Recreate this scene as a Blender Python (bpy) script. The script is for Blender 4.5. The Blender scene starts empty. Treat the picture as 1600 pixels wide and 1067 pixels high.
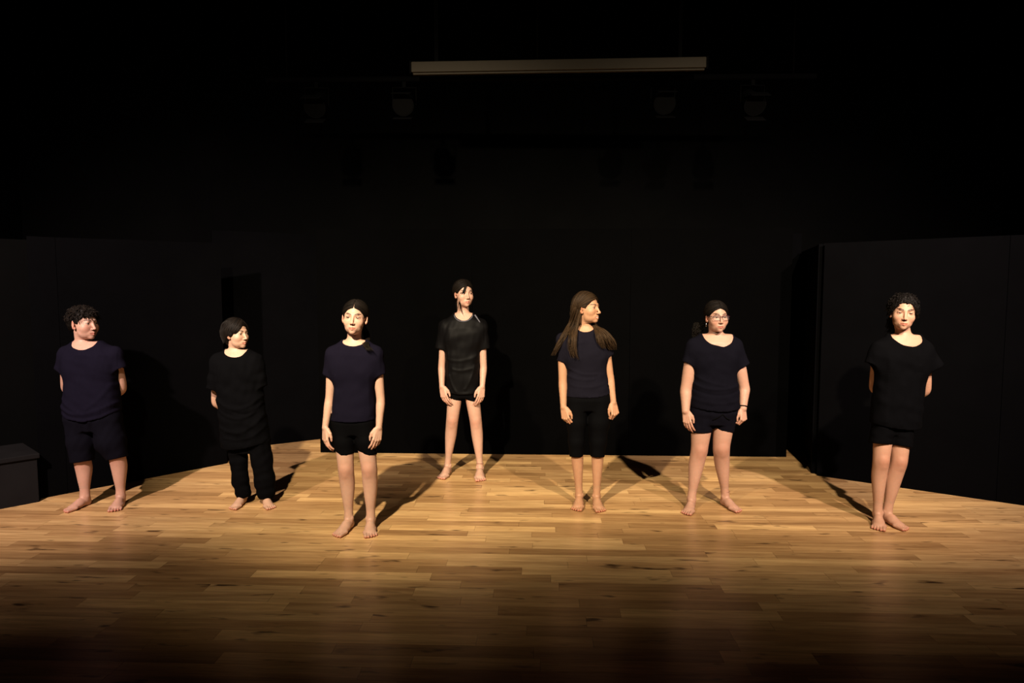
import bpy, math, random
import numpy as np
from mathutils import Vector, Matrix

# ------------------------------------------------------------------ camera, world, light, exposure
scene = bpy.context.scene
COL = scene.collection
F_PX, CX, CY = 1067.0, 800.0, 533.5          # focal length in pixels of the 1600x1067 frame (24 mm)
CAM_Z, PITCH = 1.55, math.radians(4.4)
cam_data = bpy.data.cameras.new('camera')
cam_data.lens = 24.0
cam_data.sensor_width = 36.0
cam = bpy.data.objects.new('camera', cam_data)
COL.objects.link(cam)
cam.location = (0, 0, CAM_Z)
cam.rotation_euler = (math.pi / 2 - PITCH, 0, 0)
scene.camera = cam

world = bpy.data.worlds.new('world')
scene.world = world
world.use_nodes = True
world.node_tree.nodes['Background'].inputs[0].default_value = (0.9, 0.95, 1.0, 1)
world.node_tree.nodes['Background'].inputs[1].default_value = 0.0006

scene.view_settings.view_transform = 'Standard'
scene.view_settings.look = 'None'
scene.view_settings.exposure = 0.0
scene.view_settings.gamma = 1.0
scene.view_settings.use_curve_mapping = False


def stage_spot(name, loc, target, power, color, angle, blend, radius=0.06):
    d = bpy.data.lights.new(name, 'SPOT')
    d.energy = power
    d.color = color
    d.spot_size = math.radians(angle)
    d.spot_blend = blend
    d.shadow_soft_size = radius
    o = bpy.data.objects.new(name, d)
    COL.objects.link(o)
    o.location = loc
    o.rotation_euler = (Vector(target) - Vector(loc)).to_track_quat('-Z', 'Y').to_euler()
    return o


AMBER = (1.0, 0.82, 0.58)
PINK = (1.0, 0.79, 0.70)
for nm, lx, tx, pw, co in (('far_left', -3.2, -3.35, 1900, PINK), ('left', -1.42, -0.65, 2300, AMBER),
                           ('right', 1.8, 1.65, 1400, AMBER), ('far_right', 3.2, 2.95, 1400, PINK)):
    stage_spot('front_spot_' + nm, (lx, 1.0, 3.7), (tx, 5.45, 1.18), pw, co, 57, 1.0)
    # the soft outer field of the same lantern
    stage_spot('front_field_' + nm, (lx, 1.0, 3.7), (tx, 5.45, 1.18), pw * 0.14, co, 76, 1.0)

# ------------------------------------------------------------------ pixel -> place
CP, SP = math.cos(PITCH), math.sin(PITCH)


def ray(px, py):
    x = (px - CX) / F_PX
    u = (CY - py) / F_PX
    return np.array((x, CP + u * SP, -SP + u * CP))


def at(px, py, Y):
    """point on the upright plane at distance Y"""
    r = ray(px, py)
    return np.array((0, 0, CAM_Z)) + r * (Y / r[1])


def ground(px, py, z=0.0):
    r = ray(px, py)
    return np.array((0, 0, CAM_Z)) + r * ((z - CAM_Z) / r[2])


def project(p):
    x, y, z = p[0], p[1], p[2] - CAM_Z
    fw = y * CP - z * SP
    up = y * SP + z * CP
    return CX + F_PX * x / fw, CY - F_PX * up / fw


# ------------------------------------------------------------------ materials
def new_mat(name):
    m = bpy.data.materials.new(name)
    m.use_nodes = True
    nt = m.node_tree
    return m, nt, nt.nodes['Principled BSDF']


def plain(name, col, rough=0.6, spec=0.5, metal=0.0, noise=0.0, nscale=30.0, bump=0.0, bscale=200.0, sheen=0.0):
    m, nt, b = new_mat(name)
    b.inputs['Base Color'].default_value = (*col, 1)
    b.inputs['Roughness'].default_value = rough
    b.inputs['Specular IOR Level'].default_value = spec
    b.inputs['Metallic'].default_value = metal
    if sheen:
        b.inputs['Sheen Weight'].default_value = sheen
    tc = nt.nodes.new('ShaderNodeTexCoord')
    if noise:
        n = nt.nodes.new('ShaderNodeTexNoise')
        n.inputs['Scale'].default_value = nscale
        n.inputs['Detail'].default_value = 5
        nt.links.new(tc.outputs['Object'], n.inputs['Vector'])
        mx = nt.nodes.new('ShaderNodeMix')
        mx.data_type = 'RGBA'
        mx.inputs[6].default_value = (*[c * (1 - noise) for c in col], 1)
        mx.inputs[7].default_value = (*[c * (1 + noise) for c in col], 1)
        nt.links.new(n.outputs['Fac'], mx.inputs[0])
        nt.links.new(mx.outputs[2], b.inputs['Base Color'])
    if bump:
        n2 = nt.nodes.new('ShaderNodeTexNoise')
        n2.inputs['Scale'].default_value = bscale
        n2.inputs['Detail'].default_value = 3
        nt.links.new(tc.outputs['Object'], n2.inputs['Vector'])
        bp = nt.nodes.new('ShaderNodeBump')
        bp.inputs['Strength'].default_value = bump
        bp.inputs['Distance'].default_value = 0.004
        nt.links.new(n2.outputs['Fac'], bp.inputs['Height'])
        nt.links.new(bp.outputs[0], b.inputs['Normal'])
    return m


def skin_mat():
    m, nt, b = new_mat('skin')
    a = nt.nodes.new('ShaderNodeAttribute')
    a.attribute_name = 'Col'
    n = nt.nodes.new('ShaderNodeTexNoise')
    n.inputs['Scale'].default_value = 45
    n.inputs['Detail'].default_value = 4
    tc = nt.nodes.new('ShaderNodeTexCoord')
    nt.links.new(tc.outputs['Object'], n.inputs['Vector'])
    mr = nt.nodes.new('ShaderNodeMapRange')
    mr.inputs['To Min'].default_value = 0.9
    mr.inputs['To Max'].default_value = 1.1
    nt.links.new(n.outputs['Fac'], mr.inputs['Value'])
    mx = nt.nodes.new('ShaderNodeVectorMath')
    mx.operation = 'SCALE'
    nt.links.new(a.outputs['Color'], mx.inputs[0])
    nt.links.new(mr.outputs[0], mx.inputs['Scale'])
    nt.links.new(mx.outputs[0], b.inputs['Base Color'])
    b.inputs['Roughness'].default_value = 0.52
    b.inputs['Specular IOR Level'].default_value = 0.35
    b.inputs['Subsurface Weight'].default_value = 0.12
    b.inputs['Subsurface Radius'].default_value = (1.0, 0.35, 0.2)
    b.inputs['Subsurface Scale'].default_value = 0.006
    return m


def hair_mat(name, col, hi):
    m, nt, b = new_mat(name)
    a = nt.nodes.new('ShaderNodeAttribute')
    a.attribute_name = 'tone'
    mx = nt.nodes.new('ShaderNodeMix')
    mx.data_type = 'RGBA'
    mx.inputs[6].default_value = (*col, 1)
    mx.inputs[7].default_value = (*hi, 1)
    nt.links.new(a.outputs['Fac'], mx.inputs[0])
    nt.links.new(mx.outputs[2], b.inputs['Base Color'])
    b.inputs['Roughness'].default_value = 0.6
    b.inputs['Specular IOR Level'].default_value = 0.10
    return m


def wood_mat(name, per_object):
    m, nt, b = new_mat(name)
    N, L = nt.nodes, nt.links
    geo = N.new('ShaderNodeNewGeometry')
    if per_object:
        src = N.new('ShaderNodeObjectInfo')
        rnd = src.outputs['Random']
    else:
        src = N.new('ShaderNodeAttribute')
        src.attribute_name = 'rnd'
        rnd = src.outputs['Fac']
    off = N.new('ShaderNodeCombineXYZ')
    mul = N.new('ShaderNodeMath')
    mul.operation = 'MULTIPLY'
    mul.inputs[1].default_value = 91.7
    L.new(rnd, mul.inputs[0])
    L.new(mul.outputs[0], off.inputs[0])
    L.new(mul.outputs[0], off.inputs[2])
    rot = N.new('ShaderNodeVectorRotate')
    rot.rotation_type = 'Z_AXIS'
    rot.inputs['Angle'].default_value = math.radians(2.3)
    L.new(geo.outputs['Position'], rot.inputs['Vector'])
    add = N.new('ShaderNodeVectorMath')
    add.operation = 'ADD'
    L.new(rot.outputs[0], add.inputs[0])
    L.new(off.outputs[0], add.inputs[1])

    def grain(sx, sy, scale, detail):
        mp = N.new('ShaderNodeMapping')
        mp.inputs['Scale'].default_value = (sx, sy, 1)
        L.new(add.outputs[0], mp.inputs['Vector'])
        n = N.new('ShaderNodeTexNoise')
        n.inputs['Scale'].default_value = scale
        n.inputs['Detail'].default_value = detail
        n.inputs['Roughness'].default_value = 0.6
        L.new(mp.outputs[0], n.inputs['Vector'])
        return n.outputs['Fac']

    g1 = grain(1.0, 14.0, 2.2, 5)
    g2 = grain(2.5, 60.0, 3.0, 3)
    g3 = grain(1.0, 3.6, 4.6, 2)
    r1 = N.new('ShaderNodeValToRGB')
    e = r1.color_ramp.elements
    e[0].position, e[0].color = 0.30, (0.41, 0.235, 0.098, 1)
    e[1].position, e[1].color = 0.70, (0.72, 0.47, 0.215, 1)
    L.new(g1, r1.inputs[0])
    # tone of the strip
    r2 = N.new('ShaderNodeValToRGB')
    e = r2.color_ramp.elements
    e[0].position, e[0].color = 0.0, (0.62, 0.56, 0.52, 1)
    e[1].position, e[1].color = 1.0, (1.22, 1.22, 1.18, 1)
    e2 = r2.color_ramp.elements.new(0.35)
    e2.color = (0.86, 0.80, 0.76, 1)
    e3 = r2.color_ramp.elements.new(0.7)
    e3.color = (1.0, 1.0, 1.0, 1)
    L.new(rnd, r2.inputs[0])
    m1 = N.new('ShaderNodeMix')
    m1.data_type = 'RGBA'
    m1.blend_type = 'MULTIPLY'
    m1.inputs[0].default_value = 1
    L.new(r1.outputs[0], m1.inputs[6])
    L.new(r2.outputs[0], m1.inputs[7])
    mr = N.new('ShaderNodeMapRange')
    mr.inputs['From Min'].default_value = 0.3
    mr.inputs['From Max'].default_value = 0.7
    mr.inputs['To Min'].default_value = 0.84
    mr.inputs['To Max'].default_value = 1.1
    L.new(g2, mr.inputs['Value'])
    m2 = N.new('ShaderNodeVectorMath')
    m2.operation = 'SCALE'
    L.new(m1.outputs[2], m2.inputs[0])
    L.new(mr.outputs[0], m2.inputs['Scale'])
    # dark knots and mineral streaks
    r3 = N.new('ShaderNodeValToRGB')
    e = r3.color_ramp.elements
    e[0].position, e[0].color = 0.635, (0, 0, 0, 1)
    e[1].position, e[1].color = 0.75, (1, 1, 1, 1)
    L.new(g3, r3.inputs[0])
    m3 = N.new('ShaderNodeMix')
    m3.data_type = 'RGBA'
    L.new(r3.outputs[0], m3.inputs[0])
    L.new(m2.outputs[0], m3.inputs[6])
    m3.inputs[7].default_value = (0.075, 0.038, 0.016, 1)
    L.new(m3.outputs[2], b.inputs['Base Color'])
    b.inputs['Roughness'].default_value = 0.30
    b.inputs['Specular IOR Level'].default_value = 0.42
    return m


M = {}
M['skin'] = skin_mat()
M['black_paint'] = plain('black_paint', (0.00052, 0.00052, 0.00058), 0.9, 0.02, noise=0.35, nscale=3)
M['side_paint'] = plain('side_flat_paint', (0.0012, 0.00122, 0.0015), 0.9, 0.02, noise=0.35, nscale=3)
M['black_wall'] = plain('black_wall', (0.002, 0.002, 0.002), 0.95, 0.01, noise=0.3, nscale=2)
M['black_box'] = plain('black_box', (0.008, 0.0075, 0.008), 0.75, 0.06, noise=0.3, nscale=5)
M['floor_base'] = plain('floor_base', (0.05, 0.03, 0.015), 0.7, 0.2, noise=0.2)
M['wood'] = wood_mat('laminate_strip', True)
M['wood_far'] = wood_mat('laminate_far', False)
M['screen_case'] = plain('screen_case', (0.052, 0.045, 0.035), 0.6, 0.05, noise=0.05)
M['metal_dark'] = plain('metal_dark', (0.0022, 0.0022, 0.0024), 0.8, 0.03, 0.0, noise=0.2)
M['lens'] = plain('lamp_lens', (0.0015, 0.0015, 0.0015), 0.6, 0.03, noise=0.1)
M['navy'] = plain('navy_jersey', (0.0052, 0.0044, 0.0098), 0.9, 0.025, noise=0.12, nscale=60, bump=0.25, bscale=500)
M['navy_dark'] = plain('dark_navy_jersey', (0.0034, 0.0032, 0.0058), 0.9, 0.025, noise=0.12, nscale=60, bump=0.25, bscale=500)
M['black_cloth'] = plain('black_jersey', (0.0015, 0.0015, 0.0019), 0.9, 0.025, noise=0.12, nscale=60, bump=0.25, bscale=500)
M['grey_black'] = plain('washed_black_jersey', (0.0064, 0.0058, 0.0098), 0.9, 0.025, noise=0.12, nscale=60, bump=0.25, bscale=500)
M['sport'] = plain('black_sports_knit', (0.0023, 0.0021, 0.0024), 0.55, 0.07, noise=0.12, nscale=60, bump=0.1, bscale=600)
M['lycra'] = plain('black_stretch', (0.0016, 0.0016, 0.002), 0.75, 0.03, noise=0.1, nscale=60)
M['piping'] = plain('grey_piping', (0.09, 0.09, 0.115), 0.6, 0.3, noise=0.1)
M['glasses'] = plain('glasses_frame', (0.035, 0.008, 0.018), 0.3, 0.5, noise=0.1)
M['silver'] = plain('silver', (0.6, 0.6, 0.62), 0.25, 0.5, 1.0, noise=0.05)
M['elastic'] = plain('black_elastic', (0.002, 0.002, 0.002), 0.9, 0.03, noise=0.1)
M['thread'] = plain('anklet_thread', (0.30, 0.15, 0.11), 0.6, 0.3, noise=0.1)
M['sclera'] = plain('eye_white', (0.30, 0.25, 0.22), 0.3, 0.3, noise=0.03)
M['iris'] = plain('eye_iris', (0.045, 0.02, 0.01), 0.2, 0.5, noise=0.2, nscale=300)
M['pupil'] = plain('eye_pupil', (0.004, 0.003, 0.003), 0.15, 0.5, noise=0.1)


def glass_mat():
    m, nt, b = new_mat('spectacle_lens')
    b.inputs['Base Color'].default_value = (1, 1, 1, 1)
    b.inputs['Roughness'].default_value = 0.02
    b.inputs['Alpha'].default_value = 0.035
    tc = nt.nodes.new('ShaderNodeTexCoord')
    n = nt.nodes.new('ShaderNodeTexNoise')
    nt.links.new(tc.outputs['Object'], n.inputs['Vector'])
    mr = nt.nodes.new('ShaderNodeMapRange')
    mr.inputs['To Min'].default_value = 0.01
    mr.inputs['To Max'].default_value = 0.03
    nt.links.new(n.outputs['Fac'], mr.inputs['Value'])
    nt.links.new(mr.outputs[0], b.inputs['Roughness'])
    return m


M['spec_lens'] = glass_mat()
HAIR = {
    'black': hair_mat('hair_black', (0.0025, 0.002, 0.0018), (0.008, 0.0056, 0.0045)),
    'dark': hair_mat('hair_dark_brown', (0.002, 0.0015, 0.0012), (0.0095, 0.0063, 0.0044)),
    'brown': hair_mat('hair_brown', (0.004, 0.0024, 0.0014), (0.040, 0.0225, 0.0105)),
}


# ------------------------------------------------------------------ object helpers
def tag(o, label=None, cat=None, group=None, kind=None):
    if label: o['label'] = label
    if cat: o['category'] = cat
    if group: o['group'] = group
    if kind: o['kind'] = kind
    return o


def link(name, me, parent=None, mat=None):
    o = bpy.data.objects.new(name, me)
    COL.objects.link(o)
    if parent is not None:
        o.parent = parent
    if mat is not None:
        me.materials.append(mat)
    return o


def mesh_np(name, V, Q, smooth=True):
    """mesh from numpy verts and quads (or triangles)"""
    V = np.asarray(V, np.float32)
    Q = np.asarray(Q, np.int32)
    me = bpy.data.meshes.new(name)
    nq, s = Q.shape
    me.vertices.add(len(V))
    me.vertices.foreach_set('co', V.ravel())
    me.loops.add(nq * s)
    me.loops.foreach_set('vertex_index', Q.ravel())
    me.polygons.add(nq)
    me.polygons.foreach_set('loop_start', np.arange(0, nq * s, s, dtype=np.int32))
    me.polygons.foreach_set('loop_total', np.full(nq, s, np.int32))
    if smooth:
        me.polygons.foreach_set('use_smooth', np.ones(nq, bool))
    me.update(calc_edges=True)
    return me


class MB:
    """collects boxes and tubes, builds one mesh"""
    def __init__(s):
        s.v, s.f = [], []

    def box(s, c, size, rz=0.0, axes=None):
        hx, hy, hz = size[0] / 2, size[1] / 2, size[2] / 2
        if axes is None:
            a, b = math.cos(rz), math.sin(rz)
            axes = (np.array((a, b, 0)), np.array((-b, a, 0)), np.array((0, 0, 1)))
        X, Y, Z = axes
        n = len(s.v)
        for i, j, k in ((-1, -1, -1), (1, -1, -1), (1, 1, -1), (-1, 1, -1), (-1, -1, 1), (1, -1, 1), (1, 1, 1), (-1, 1, 1)):
            s.v.append(tuple(np.array(c) + X * hx * i + Y * hy * j + Z * hz * k))
        for q in ((0, 3, 2, 1), (4, 5, 6, 7), (0, 1, 5, 4), (1, 2, 6, 5), (2, 3, 7, 6), (3, 0, 4, 7)):
            s.f.append(tuple(n + i for i in q))
        return s

    def tube(s, pts, radii, sides=8, closed=False, caps=True):
        pts = [np.array(p, float) for p in pts]
        m = len(pts)
        if not hasattr(radii, '__len__'):
            radii = [radii] * m
        n = len(s.v)
        prev = None
        for i, p in enumerate(pts):
            if closed:
                t = pts[(i + 1) % m] - pts[i - 1]
            else:
                t = pts[min(i + 1, m - 1)] - pts[max(i - 1, 0)]
            t = t / (np.linalg.norm(t) + 1e-12)
            if prev is None:
                ref = np.array((0, 0, 1.0)) if abs(t[2]) < 0.9 else np.array((1.0, 0, 0))
                u = np.cross(t, ref)
            else:
                u = prev - t * np.dot(prev, t)
            u /= np.linalg.norm(u) + 1e-12
            prev = u
            w = np.cross(t, u)
            for k in range(sides):
                a = 2 * math.pi * k / sides
                s.v.append(tuple(p + radii[i] * (math.cos(a) * u + math.sin(a) * w)))
        rng = m if closed else m - 1
        for i in range(rng):
            j = (i + 1) % m
            for k in range(sides):
                k2 = (k + 1) % sides
                s.f.append((n + i * sides + k, n + i * sides + k2, n + j * sides + k2, n + j * sides + k))
        if caps and not closed:
            s.f.append(tuple(n + k for k in range(sides))[::-1])
            s.f.append(tuple(n + (m - 1) * sides + k for k in range(sides)))
        return s

    def build(s, name, mat, parent=None, smooth=False, bevel=0.0):
        me = bpy.data.meshes.new(name)
        me.from_pydata([tuple(map(float, v)) for v in s.v], [], s.f)
        if smooth:
            me.polygons.foreach_set('use_smooth', np.ones(len(me.polygons), bool))
        me.update()
        o = link(name, me, parent, mat)
        if bevel:
            b = o.modifiers.new('bevel', 'BEVEL')
            b.width = bevel
            b.segments = 2
        return o


def empty(name, loc):
    o = bpy.data.objects.new(name, None)
    COL.objects.link(o)
    o.location = loc
    o.empty_display_size = 0.2
    return o


# ------------------------------------------------------------------ the room
ROOM_ROT = math.radians(-2.3)
ca, sa = math.cos(ROOM_ROT), math.sin(ROOM_ROT)
floor = MB().box((0, 2.5, -0.06), (11.0, 10.5, 0.1)).build('floor', M['floor_base'])
tag(floor, 'warm oak laminate stage floor of narrow strips', kind='structure')
for nm, c, sz in (('wall_back', (0, 7.72, 2.45), (11.0, 0.1, 4.9)),
                  ('wall_left', (-5.5, 2.5, 2.45), (0.1, 10.5, 4.9)),
                  ('wall_right', (5.5, 2.5, 2.45), (0.1, 10.5, 4.9)),
                  ('wall_front', (0, -2.72, 2.45), (11.0, 0.1, 4.9)),
                  ('ceiling', (0, 2.5, 4.95), (11.1, 10.6, 0.1))):
    tag(MB().box(c, sz).build(nm, M['black_wall']), 'matt black %s of the theatre' % nm.split('_')[0], kind='structure')

# laminate strips: rows of 9.4 cm, lengths uneven; one object each for the ones that show largest
rnd = random.Random(11)
SW = 0.094
strips = []
row = 0
v = 0.6
while v < 7.75:
    u = -5.6 - rnd.random() * 0.8
    while u < 5.5:
        ln = rnd.choice((0.42, 0.55, 0.68, 0.82, 0.95, 1.1)) * rnd.uniform(0.92, 1.08)
        strips.append((u + ln / 2, v + SW / 2, ln))
        u += ln
    v += SW
    row += 1


def strip_xy(u, v):
    return ca * u - sa * v, sa * u + ca * v


def px_area(st):
    u, v, ln = st
    pts = []
    for du, dv in ((-1, -1), (1, -1), (1, 1), (-1, 1)):
        x, y = strip_xy(u + du * ln / 2, v + dv * SW / 2)
        if y < 0.8:
            return 0
        pts.append(project((x, y, 0)))
    pts = [(min(max(p[0], 0), 1600), min(max(p[1], 0), 1067)) for p in pts]
    a = 0
    for i in range(4):
        j = (i + 1) % 4
        a += pts[i][0] * pts[j][1] - pts[j][0] * pts[i][1]
    return abs(a) / 2


strips = [(px_area(s), s) for s in strips if abs(strip_xy(s[0], s[1])[0]) < 5.4 and strip_xy(s[0], s[1])[1] < 7.6]
strips.sort(key=lambda t: -t[0])
unit = MB().box((0, 0, -0.005), (1, 1, 0.01))
pm = bpy.data.meshes.new('plank')
pm.from_pydata(unit.v, [], unit.f)
pm.materials.append(M['wood'])
for a, (u, v, ln) in strips[:300]:
    o = bpy.data.objects.new('plank', pm)
    COL.objects.link(o)
    o.parent = floor
    x, y = strip_xy(u, v)
    o.location = (x, y, 0)
    o.rotation_euler = (0, 0, ROOM_ROT)
    o.scale = (ln - 0.0012, SW - 0.0012, 1)
far = MB()
tones = []
for a, (u, v, ln) in strips[300:]:
    x, y = strip_xy(u, v)
    far.box((x, y, -0.005), (ln - 0.0012, SW - 0.0012, 0.01), ROOM_ROT)
    tones += [rnd.random()] * 6
fo = far.build('planks', M['wood_far'], floor)
at_r = fo.data.attributes.new('rnd', 'FLOAT', 'FACE')
at_r.data.foreach_set('value', np.array(tones, np.float32))
tag(fo, 'narrow oak laminate strips of the far floor', kind='stuff')


# ------------------------------------------------------------------ scenery flats
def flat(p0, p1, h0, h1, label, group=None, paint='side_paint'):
    """an upright panel standing on the floor between two plan points, with a batten frame behind"""
    p0, p1 = np.array(p0, float), np.array(p1, float)
    d = p1 - p0
    ln = np.linalg.norm(d)
    d /= ln
    n = np.array((-d[1], d[0]))
    if n[1] < 0:
        n = -n                                      # away from the audience
    root = empty('stage_flat', ((p0[0] + p1[0]) / 2, (p0[1] + p1[1]) / 2, 0))
    o3 = np.array(root.location)
    e = 0.0015
    m = MB()
    verts = []
    for q, w in ((p0 + d * e, 0.0), (p1 - d * e, 0.0), (p1 - d * e, 0.012), (p0 + d * e, 0.012)):
        verts.append(q + n * w)
    hh = (h0, h1, h1, h0)
    m.v = [tuple(np.array((q[0], q[1], 0.0)) - o3) for q in verts] + [tuple(np.array((q[0], q[1], hh[i])) - o3) for i, q in enumerate(verts)]
    m.f = [(0, 1, 5, 4), (1, 2, 6, 5), (2, 3, 7, 6), (3, 0, 4, 7), (4, 5, 6, 7), (3, 2, 1, 0)]
    m.build('panel', M[paint], root)
    rz = math.atan2(d[1], d[0])
    hm = min(h0, h1)
    for q in (p0 + d * 0.03, p1 - d * 0.03):
        c = q + n * (0.012 + 0.016)
        MB().box(np.array((c[0], c[1], hm / 2)) - o3, (0.045, 0.032, hm - 0.004), rz).build('batten', M[paint], root)
    for z in (0.03, hm - 0.03):
        c = (p0 + p1) / 2 + n * (0.012 + 0.016)
        MB().box(np.array((c[0], c[1], z)) - o3, (max(ln - 0.12, 0.03), 0.032, 0.045), rz).build('batten', M[paint], root)
    tag(root, label, 'stage flat', group)
    return root


g0, g3 = ground(500.5, 707)[:2], ground(1229, 714)[:2]
for i, lb in enumerate(('tall black centre flat on the side of the girl with a side ponytail',
                        'tall black centre flat behind the girl in the sports shirt',
                        'tall black centre flat behind the girl wearing glasses')):
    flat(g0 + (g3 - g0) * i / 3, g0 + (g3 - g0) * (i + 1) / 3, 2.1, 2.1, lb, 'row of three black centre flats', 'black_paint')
a0, a1, a2 = ground(52, 783)[:2], ground(106, 771)[:2], ground(355, 724)[:2]
ad_ = (a2 - a1) / np.linalg.norm(a2 - a1)
a0 = a1 - ad_ * ((a1 - ground(66, 784)[:2]) @ ad_ - 0.012)
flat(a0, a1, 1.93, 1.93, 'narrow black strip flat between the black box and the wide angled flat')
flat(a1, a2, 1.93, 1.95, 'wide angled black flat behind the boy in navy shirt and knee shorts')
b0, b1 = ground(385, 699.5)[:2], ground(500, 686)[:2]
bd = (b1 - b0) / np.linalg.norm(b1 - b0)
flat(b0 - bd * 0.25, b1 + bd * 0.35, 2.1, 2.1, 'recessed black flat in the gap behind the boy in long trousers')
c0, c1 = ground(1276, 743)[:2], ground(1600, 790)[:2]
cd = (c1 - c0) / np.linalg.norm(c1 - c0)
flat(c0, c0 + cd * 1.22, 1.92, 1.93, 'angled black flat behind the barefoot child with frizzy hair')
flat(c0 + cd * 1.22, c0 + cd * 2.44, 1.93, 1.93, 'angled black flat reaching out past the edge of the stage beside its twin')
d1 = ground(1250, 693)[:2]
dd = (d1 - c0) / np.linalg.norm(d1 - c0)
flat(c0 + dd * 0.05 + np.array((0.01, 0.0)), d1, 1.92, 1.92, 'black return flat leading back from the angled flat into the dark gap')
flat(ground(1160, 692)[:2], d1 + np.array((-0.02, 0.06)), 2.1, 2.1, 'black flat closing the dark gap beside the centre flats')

# black box bench
bx0 = ground(66, 784)[:2]
ad = (a2 - a1) / np.linalg.norm(a2 - a1)
an = np.array((-ad[1], ad[0]))
bl, bw, bh = 1.0, 0.50, 0.36
bc = bx0 - ad * (bl / 2 + 0.0) + an * (bw / 2)
root = empty('stage_box', (bc[0], bc[1], 0))
rz = math.atan2(ad[1], ad[0])
MB().box((0, 0, (bh - 0.035) / 2), (bl - 0.03, bw - 0.03, bh - 0.035), rz).build('body', M['black_box'], root, bevel=0.003)
MB().box((0, 0, bh - 0.0175), (bl, bw, 0.035), rz).build('lid', M['black_box'], root, bevel=0.005)
tag(root, 'low black painted wooden box standing beside the narrow strip flat', 'box')

mk = bx0 + an * (bw + 0.05)  # added flat: hides the lit floor behind the box so the corner stays black
flat(mk - ad * 1.9, mk + ad * 0.32, 1.93, 1.93, 'black flat added behind the low black box to keep the corner dark', None, 'black_wall')

# rolled-up projection screen under the ceiling
s0, s1 = at(644, 107, 5.70), at(1102, 101, 5.58)
sc = (s0 + s1) / 2
sd = s1 - s0
sl = np.linalg.norm(sd[:2])
srz = math.atan2(sd[1], sd[0])
root = empty('projection_screen', sc)
zc = 0.0
MB().box((0, 0, 0.004), (sl, 0.09, 0.082), srz).build('casing', M['screen_case'], root, bevel=0.006)
MB().box((0, -0.01, -0.045), (sl - 0.02, 0.03, 0.014), srz).build('bottom_bar', M['screen_case'], root, bevel=0.003)
for s in (-1, 1):
    MB().box((s * (sl / 2 + 0.006) * math.cos(srz), s * (sl / 2 + 0.006) * math.sin(srz), 0.0), (0.012, 0.1, 0.096), srz).build('end_cap', M['metal_dark'], root)
    top = 4.90 - sc[2]
    q = s * (sl / 2 - 0.2)
    MB().box((q * math.cos(srz), q * math.sin(srz), (0.045 + top) / 2), (0.03, 0.02, top - 0.045), srz).build('bracket', M['metal_dark'], root)
tag(root, 'long pale rolled-up projection screen casing hung below the black ceiling', 'projection screen')

# lighting bar with its unlit lanterns
r0, r1 = at(415, 125, 6.05), at(1275, 119, 5.9)
root = empty('lighting_bar', (r0 + r1) / 2)
o3 = np.array(root.location)
MB().tube([r0 - o3, r1 - o3], 0.024, 12).build('pipe', M['metal_dark'], root, smooth=True)
for t in (0.04, 0.5, 0.96):
    p = r0 + (r1 - r0) * t - o3
    MB().tube([p + (0, 0, 0.0), (p[0], p[1], 4.9 - o3[2])], 0.008, 8).build('hanger', M['metal_dark'], root, smooth=True)
tag(root, 'dark horizontal lighting bar hung behind the projection screen casing', 'lighting bar')
for k, (lx, tilt) in enumerate(((497, 0.5), (636, 0.35), (1040, 0.35), (1178, 0.5))):
    t = (lx - 415) / (1275 - 415)
    p = r0 + (r1 - r0) * t
    root = empty('stage_lantern', p - np.array((0, 0, 0.207)))
    ax = np.array((0, -math.cos(tilt), -math.sin(tilt)))
    MB().tube([-ax * 0.12, -ax * 0.115, ax * 0.09, ax * 0.10], [0.05, 0.075, 0.085, 0.092], 20).build('can', M['metal_dark'], root, smooth=False)
    MB().tube([ax * 0.1005, ax * 0.103], 0.082, 20).build('lens', M['lens'], root)
    for sx in (-1, 1):
        MB().box((sx * 0.1, 0, 0.06), (0.005, 0.03, 0.14)).build('yoke_arm', M['metal_dark'], root)
    MB().box((0, 0, 0.132), (0.205, 0.03, 0.005)).build('yoke_top', M['metal_dark'], root)
    MB().box((0, 0, 0.155), (0.03, 0.05, 0.05)).build('clamp', M['metal_dark'], root)
    up = np.array((0, -math.sin(tilt), math.cos(tilt)))
    for sg in (-1, 1):
        MB().box(ax * 0.15 + up * sg * 0.10, (0.16, 0.004, 0.10), axes=(np.array((1.0, 0, 0)), np.cross(ax, (1.0, 0, 0)), ax)).build('barn_door', M['metal_dark'], root)
    tag(root, ('unlit black stage lantern out towards the bar end on the black box side',
               'unlit black stage lantern beside the screen casing end on the black box side',
               'unlit black stage lantern under the screen casing end on the frizzy-haired child side',
               'unlit black stage lantern out towards the bar end on the frizzy-haired child side')[k], 'stage light', 'unlit lanterns on the lighting bar')


# ------------------------------------------------------------------ implicit surfaces
def smin(a, b, k):
    if k <= 0:
        return np.minimum(a, b)
    h = np.maximum(k - np.abs(a - b), 0) / k
    return np.minimum(a, b) - h * h * k * 0.25


def smax(a, b, k):
    return -smin(-a, -b, k)


def cap(a, b, ra, rb):
    a, b = np.array(a, float), np.array(b, float)
    ba = b - a
    l2 = float(ba @ ba) + 1e-12
    R = max(ra, rb)

    def f(X, Y, Z):
        x, y, z = X - a[0], Y - a[1], Z - a[2]
        t = np.clip((x * ba[0] + y * ba[1] + z * ba[2]) / l2, 0, 1)
        return np.sqrt((x - t * ba[0]) ** 2 + (y - t * ba[1]) ** 2 + (z - t * ba[2]) ** 2) - (ra + (rb - ra) * t)
    return f, np.minimum(a, b) - R, np.maximum(a, b) + R


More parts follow.
